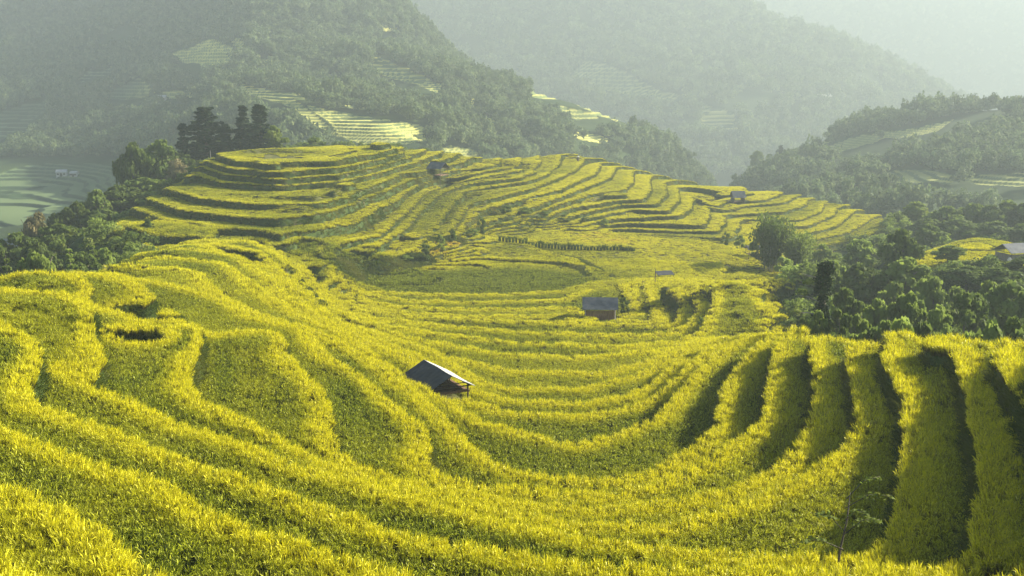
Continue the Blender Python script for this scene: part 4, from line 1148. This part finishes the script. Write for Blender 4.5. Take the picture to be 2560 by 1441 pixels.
for k, u, v, d, w, i, lab in [
 ('pine', 455, 303, 226, 58, 0, "slim dark pine, leftmost of the pines behind the oval hill"),
 ('pine', 511, 262, 228, 95, 2, "broad tall pine above the slim pole behind the oval hill"),
 ('pine', 560, 306, 231, 72, 1, "shorter pine in the gap between the taller pines"),
 ('pine', 604, 259, 233, 66, 0, "tall narrow pine, left of the tallest pair on the hill"),
 ('pine', 647, 256, 231, 82, 1, "tallest brownish pine at the right of the pine group"),
 ('yellow', 684, 312, 230, 62, 0, "yellow green leafy tree at the right end of the pines"),
 ('dark', 535, 352, 234, 110, 1, "low dark leafy tree filling under the tall pines"),
 ('dark', 620, 345, 238, 80, 2, "dark leafy tree between the trunks of the two tall pines"),
 ('dark', 328, 352, 210, 85, 0, "tall dark tree with flat layered boughs at the left of the grove"),
 ('dark', 392, 346, 214, 105, 1, "large round dark tree left of the pines"),
 ('pale', 440, 396, 209, 66, 0, "small tree with pale flowering top below the pines"),
 ('dark', 455, 380, 222, 90, 3, "dark tree behind the pale flowering one"),
 ('dark', 300, 462, 193, 120, 2, "wide dark tree below the layered tree"),
 ('dark', 365, 440, 201, 120, 3, "dark tree against the left edge of the oval hill"),
 ('dark', 238, 470, 186, 95, 1, "dark tree stepping down the valley beside the terraces"),
 ('dark', 178, 506, 176, 105, 2, "dark round tree halfway down the shaded valley"),
 ('dark', 255, 520, 176, 110, 0, "dark tree hugging the foot of the hill terraces"),
 ('pale', 88, 528, 160, 100, 0, "dark tree with a pale rusty top at the left edge"),
 ('dark', 150, 555, 152, 120, 3, "dense dark tree right of the rusty topped one"),
 ('dark', 30, 580, 146, 130, 1, "black green tree at the left margin above the near rice"),
 ('dark', 215, 570, 150, 110, 2, "dark tree beside the shaded hollow terraces"),
 ('dark', 90, 600, 134, 120, 0, "dark tree behind the young conifers"),
 ('dark', -70, 590, 140, 140, 2, "dark tree cut by the left margin"),
 ('young', 12, 632, 104, 85, 0, "sunlit young conifer at the extreme left behind the near crest"),
 ('yellow', 92, 628, 106, 105, 1, "bushy sunlit tree behind the near crest at the left"),
 ('young', 172, 612, 112, 80, 0, "sunlit young conifer in the middle of the crest row"),
 ('young', 232, 606, 122, 62, 0, "small sparse conifer at the right of the crest row"),
 ('yellow', 262, 618, 126, 50, 2, "little leafy tree next to the shaded hollow"),
 ('dark', 200, 625, 120, 80, 3, "dark undergrowth tree between the young conifers"),
 ]:
    tree(k, u, v, d, w, lab, i, group=GL)
tree('shrub', 790, 343, 243, 50, "round dark bush poking over the crest of the oval hill", 0, 'bush')
GR = 'trees in the hazy right valley'
for k, u, v, d, w, i, lab in [
 ('bamboo', 1935, 508, 152, 110, 0, "tall dark bamboo clump rising before the far hill"),
 ('bamboo', 2000, 560, 150, 110, 1, "lighter bamboo clump leaning right of the tall dark one"),
 ('shrub', 1903, 590, 160, 60, 0, "grey green shrub at the left foot of the bamboo"),
 ('dark', 2258, 570, 128, 95, 0, "dark upright tree in front of the end of the far spur"),
 ('dark', 2325, 560, 176, 85, 1, "hazy round tree between the spur and the green hill"),
 ('yellow', 2150, 596, 150, 90, 1, "light leafy tree below the last terraces of the spur"),
 ('yellow', 2075, 650, 118, 70, 2, "pale green tree behind the ivy covered trunk"),
 ('dark', 2160, 660, 112, 120, 2, "dark spreading tree below the light leafy one"),
 ('yellow', 2262, 640, 112, 170, 3, "wide dark tree in the middle of the right valley"),
 ('yellow', 2372, 612, 138, 120, 0, "thin tree dotted with pale leaves before the green hill"),
 ('dark', 2420, 662, 118, 130, 1, "dark tree under the green hill, left of the grey hut"),
 ('dark', 2500, 668, 116, 130, 0, "dark tree in front of the grey hut at the right edge"),
 ('yellow', 2335, 690, 100, 110, 2, "yellowish tree catching light in the valley centre"),
 ('dark', 2120, 716, 86, 95, 1, "dark pointed tree right of the ivy covered trunk"),
 ('yellow', 2200, 742, 82, 80, 0, "small pale leafed tree at the near valley rim"),
 ('yellow', 2268, 728, 82, 95, 1, "round pale leafed tree, second along the near rim"),
 ('vine', 2418, 728, 80, 190, 0, "broad mound shaped tree smothered in vines"),
 ('yellow', 2478, 700, 92, 120, 2, "light topped tree behind the vine mound"),
 ('dark', 2545, 705, 86, 150, 2, "large dark tree at the right margin beside the vine mound"),
 ('dark', 2575, 640, 122, 110, 3, "hazy tree at the right margin below the hut"),
 ('yellow', 2350, 760, 76, 90, 2, "low dark tree left of the vine mound"),
 ('yellow', 2292, 502, 222, 90, 0, "hazy light tree at the left end of the far tree belt"),
 ('dark', 2372, 512, 212, 110, 1, "hazy dark tree second in the far tree belt"),
 ('dark', 2440, 506, 214, 120, 0, "hazy round tree in the middle of the far tree belt"),
 ('dark', 2510, 502, 212, 120, 2, "hazy tree right of the middle of the far tree belt"),
 ('dark', 2580, 498, 210, 130, 3, "hazy tree at the right end of the far tree belt"),
 ('dark', 2330, 545, 200, 90, 3, "shaded tree under the left end of the far tree belt"),
 ('dark', 2410, 548, 196, 120, 2, "shaded tree directly behind the green hill top"),
 ('dark', 2490, 550, 194, 120, 1, "shaded tree behind the right side of the green hill"),
 ('dark', 2570, 556, 190, 120, 0, "shaded tree beyond the roof of the grey hut"),
 ]:
    tree(k, u, v, d, w, lab, i, group=GR, cat='bush' if k == 'shrub' else ('bamboo' if k == 'bamboo' else 'tree'))
for n, (u, v, d, w, lab) in enumerate([
 (2012, 792, 70, 60, "low dark shrub at the foot of the ivy covered trunk"),
 (2052, 778, 70, 70, "pale edged shrub below the ivy covered trunk"),
 (2100, 770, 70, 80, "green shrub right below the dark pointed tree"),
 (2150, 782, 68, 70, "shrub peeping over the rice, left of the small pale tree"),
 (2205, 792, 66, 80, "shrub peeping over the rice under the small pale tree"),
 (2260, 795, 64, 90, "shrub peeping over the rice under the round pale tree"),
 (2320, 800, 60, 80, "shrub peeping over the rice, left of the vine mound"),
 (2080, 740, 92, 70, "grey green shrub between trunk and pointed tree"),
 (2170, 755, 90, 80, "shrub in shade behind the small pale tree"),
 (2230, 705, 104, 90, "shrub in the valley under the wide dark tree"),
 (2300, 745, 90, 90, "dim shrub right of the round pale tree"),
 (2110, 665, 128, 80, "shrub beside the pale green tree"),
 (2020, 650, 132, 80, "shrub at the right foot of the bamboo"),
 (2060, 610, 165, 70, "shrub on the lowest terrace of the spur"),
 (2190, 590, 172, 60, "shrub at the tip of the far spur"),
 (1960, 640, 140, 90, "shrub under the tall bamboo"),
 (2290, 690, 120, 100, "shrub half hidden in the valley centre"),
 (2400, 720, 100, 90, "shrub above the vine mound"),
 (2540, 790, 62, 100, "shrub above the near rice at the right margin"),
 (2470, 795, 60, 90, "shrub just right of the vine mound")]):
    tree('shrub', u, v, d, w, lab, n, 'bush', group='shrubs in the hazy right valley')
for n, (u, v, d, w, lab) in enumerate([
 (925, 630, 144, 46, "dark bush at the left end of the bank over the green field"),
 (1015, 638, 145, 42, "olive bush second along the bank over the green field"),
 (1062, 610, 147, 56, "large round dark bush on the bank over the green field"),
 (1100, 585, 152, 44, "grassy bush above the large round dark bush"),
 (1128, 570, 157, 40, "light green bush on the steep bank in mid valley"),
 (1178, 572, 165, 52, "dark bush at the right end of the steep bank"),
 (1205, 545, 172, 40, "small bush above the steep bank"),
 (1252, 552, 178, 34, "dark bush where the striped field begins"),
 (1262, 512, 186, 46, "dark bush on the far hill, leftmost in its line"),
 (1310, 518, 186, 52, "dark bush on the far hill, next to the leftmost"),
 (1360, 528, 187, 50, "dark bush in the middle of the far hill line"),
 (1412, 535, 188, 48, "dark bush right of the middle in the far hill line"),
 (1465, 541, 190, 46, "dark bush near the right end of the far hill line"),
 (1510, 546, 191, 36, "last dark bush of the far hill line"),
 (862, 668, 137, 26, "tiny bush where the terraces meet the green field"),
 (846, 684, 128, 24, "tiny dark bush left of the green field"),
 (1405, 408, 268, 26, "shrubby tuft on the bank under the scarecrow"),
 (1345, 428, 252, 26, "shrubby tuft lower on the bank under the scarecrow"),
 (1560, 742, 112, 34, "leafy bush behind the right corner of the plank fronted hut"),
 (1752, 790, 98, 34, "dark weedy bush under the ribbed knoll"),
 (1645, 905, 73, 44, "dark weedy bush in the fold of the right slope"),
 (1850, 588, 172, 40, "grey bush on the rubble left of the bamboo"),
 (1815, 580, 178, 34, "grey bush at the start of the rubble left of the bamboo")]):
    tree('shrub', u, v, d, w, lab, n, 'bush', group='bushes on the terrace banks')
# ivy covered dead tree
def ivy_tree():
    p = pt(2062, 655, 74.5); z = zat(p.x, p.y) - 0.3; h = p.z - z
    t = empty("ivy_covered_tree", (p.x, p.y, z), 0.0, label="black green ivy covered trunk with bare branches at its left", cat="tree")
    r = np.random.default_rng(9)
    lob = [(0, 0, h * (0.12 + 0.8 * i / 9), 0.55 + 0.16 * math.sin(i * 1.9), 1.0) for i in range(10)]
    lob += [(0.12, 0, h - 0.5, 0.62, 0.9), (-0.45, 0.1, 2.2, 0.9, 1.0), (-0.9, 0, 1.4, 1.1, 0.9), (0.6, 0, 1.5, 0.9, 0.9)]
    P, N = crown_cloud(r, lob, 9000); V, F = leaf_quads(r, P, N, 0.085, None)
    link("ivy", mesh_np("ivy", V, F, [M_leaf_dark], smooth=False), t)
    m = MB().tube([(0, 0, -0.5), (0.05, 0, h * 0.5), (0, 0, h * 0.96)], [0.28, 0.2, 0.1], 8)
    m.build("trunk", M_bark, t, True)
    b = MB()
    for i, (zz, L, up) in enumerate([(0.62, 1.9, 0.35), (0.50, 2.0, 0.15), (0.72, 1.6, 0.5), (0.40, 1.8, -0.1), (0.80, 1.2, 0.5)]):
        a = Vector((0, 0, h * zz)); e = a + Vector((-L, -0.3 + 0.15 * i, L * up)); mid = a.lerp(e, 0.5) + Vector((0, 0, 0.15))
        b.tube([a, mid, e], [0.06, 0.04, 0.015], 5)
        for k in range(4):
            q = a.lerp(e, 0.45 + 0.15 * k); b.tube([q, q + Vector((-0.3, r.normal(0, 0.2), r.normal(0.15, 0.25)))], [0.018, 0.006], 4)
    b.build("bare_branches", M_bark_p, t, True)
    P, N = crown_cloud(r, [(-1.5, 0, h * 0.72, 0.5, 0.6), (-1.1, -0.2, h * 0.82, 0.45, 0.6), (-1.8, 0, h * 0.55, 0.35, 0.5)], 500)
    V, F = leaf_quads(r, P, N, 0.06, None)
    link("leafy_twigs", mesh_np("leafy_twigs", V, F, [M_leaf], smooth=False), t)
ivy_tree()
# trees standing out on the crest of the hazy ridge
CR = [(1893, 376, 34, 'dark', "round tree on the low left end of the hazy ridge"), (1925, 384, 30, 'dark', "smaller round tree next to the left end of the hazy ridge"), (1953, 362, 22, 'pine', "pointed tree on the left end of the hazy ridge"),
 (2092, 322, 16, 'dark', "lone little tree on the steep left flank of the hazy ridge"), (2135, 290, 40, 'dark', "tree at the left of the wooded hump on the hazy ridge"), (2165, 280, 40, 'dark', "tree left of the top of the wooded hump"),
 (2200, 276, 44, 'dark', "tree on top of the wooded hump of the hazy ridge"), (2238, 282, 42, 'dark', "tree at the right of the wooded hump"), (2350, 264, 18, 'dark', "small tree alone in the dip of the hazy ridge"),
 (2383, 262, 24, 'dark', "first tree of the right crest group on the hazy ridge"), (2402, 260, 24, 'dark', "second tree of the right crest group on the hazy ridge"), (2452, 248, 34, 'dark', "bushy tree left in the highest crest group"),
 (2474, 248, 34, 'dark', "bushy tree right in the highest crest group"), (2504, 248, 16, 'pine', "thin spindly tree on the ridge crest near the right margin"), (2519, 244, 18, 'pine', "taller spindly tree beside the thin one on the ridge"),
 (2545, 243, 26, 'dark', "tree on the ridge crest at the right margin")]
for n, (u, v, w, k, lab) in enumerate(CR):
    d = float(np.interp(u, [1850, 1960, 2110, 2180, 2280, 2450, 2560], [520, 530, 545, 550, 545, 530, 520])) - 3
    p = pt(u, v, d); z = float(SHEETS["wooded_ridge"](np.array([p.x]), np.array([p.y]))[0])
    if p.z - z < 3: z = p.z - 5
    if p.z - z > 9: z = p.z - 9
    tree(k, u, v, d, w, lab, n, group='trees on the hazy ridge crest', base=z)
# tall stalks planted in a row along the flat field
def stalk_clump(seed):
    me = blade_mesh("stalk_clump_%d" % seed, 800 + seed, 46, 0.16, 1.25, 0.06, 3, 0.16, 0, 1, [M_row], 0.9)
    return me
M_row = leafy("row_stalks", foliage_col((0.035,0.06,0.014), (0.06,0.10,0.02), (0.11,0.15,0.03)), 0.3)
SM = [stalk_clump(i) for i in range(4)]
row = [(1250,600),(1300,606),(1350,611),(1400,615),(1450,617),(1500,617),(1550,618),(1585,620)]
nrow = 44
for i in range(nrow):
    s = i / (nrow - 1) * (len(row) - 1); k = min(int(s), len(row) - 2); f = s - k
    u = row[k][0] + (row[k + 1][0] - row[k][0]) * f; v = row[k][1] + (row[k + 1][1] - row[k][1]) * f + 6
    d = 25.35 / T(v)
    p = at_ground(u, v, d)
    o = link("stalk_clump", SM[i % 4]); o.location = p
    sc = rng.uniform(0.8, 1.15); o.scale = (sc, sc, sc * (1.0 if i < 26 else 0.8)); o.rotation_euler = (0, 0, i * 1.3)
    tag(o, "dark green stalk clump in the long row across the flat golden field", "plant", "stalk clumps in the row across the flat field")
# sapling in the foreground on the right
ps = at_ground(2092, 1385, 24.5)
t = empty("sapling", ps, 0.0, label="slender dark stemmed sapling standing in the near rice at the right", cat="sapling"); t.scale = (1.5, 1.5, 1.5)
m = MB().tube([(0, 0, -0.3), (0.05, 0, 0.5), (0.13, 0, 1.0), (0.16, 0.02, 1.45)], [0.022, 0.018, 0.013, 0.005], 6)
for a, z, L in ((0.2, 0.75, 0.6), (2.6, 0.8, 0.5), (0.0, 1.2, 0.7), (0.6, 1.35, 0.8), (3.4, 0.5, 0.9), (5.5, 1.0, 0.4)):
    m.tube([(0.1, 0, z), (0.1 + math.cos(a) * L * 0.5, math.sin(a) * L * 0.5, z + 0.22), (0.1 + math.cos(a) * L, math.sin(a) * L, z + 0.2)], [0.008, 0.006, 0.002], 4)
m.build("stem", M_bark, t, True)
r_ = np.random.default_rng(3); P_s = []
for a, z, L in ((0.2, 0.75, 0.6), (2.6, 0.8, 0.5), (0.0, 1.2, 0.7), (0.6, 1.35, 0.8), (3.4, 0.5, 0.9), (5.5, 1.0, 0.4)):
    for j in range(34):
        s = r_.uniform(0.3, 1.05); P_s.append((0.1 + math.cos(a) * L * s + r_.normal(0, .03), math.sin(a) * L * s + r_.normal(0, .03), z + 0.22 * math.sin(min(s, 1) * 2.4) + r_.normal(0, .02)))
P_s = np.array(P_s); V, F = leaf_quads(r_, P_s, np.tile([[0, 0, 1.0]], (len(P_s), 1)), 0.026, None, elong=1.6)
link("leaves", mesh_np("leaves", V, F, [M_leaf_y], smooth=False), t)
# ------------------------------------------------------------------ haze over the valley
def haze_box():
    ztop = max(max(v.co.z for v in bpy.data.meshes[n].vertices) for n in ('mountain_slope', 'mountain_behind', 'mountain_distance', 'wooded_ridge')) + 16
    print('haze top', ztop)
    x0, x1, y0, y1, z0, z1 = -1500, 1800, -60, 2450, -216.0, ztop
    v = [(x, y, z) for z in (z0, z1) for x, y in ((x0, y0), (x1, y0), (x1, y1), (x0, y1))]
    me = bpy.data.meshes.new("haze")
    me.from_pydata(v, [], [(3,2,1,0),(4,5,6,7),(0,1,5,4),(1,2,6,5),(2,3,7,6),(3,0,4,7)])
    m = bpy.data.materials.new("valley_haze"); m.use_nodes = True
    t = m.node_tree; t.nodes.clear()
    o = t.nodes.new("ShaderNodeOutputMaterial"); pv = t.nodes.new("ShaderNodeVolumePrincipled")
    pv.inputs['Color'].default_value = (0.385, 0.445, 0.465, 1)
    pv.inputs['Density'].default_value = HAZE
    pv.inputs['Anisotropy'].default_value = 0.22
    t.links.new(pv.outputs[0], o.inputs['Volume'])
    me.materials.append(m)
    return tag(link("haze", me), "pale bluish haze filling the valley between the mountains", "haze", kind='stuff')
HAZE = 0.00078
haze_box()
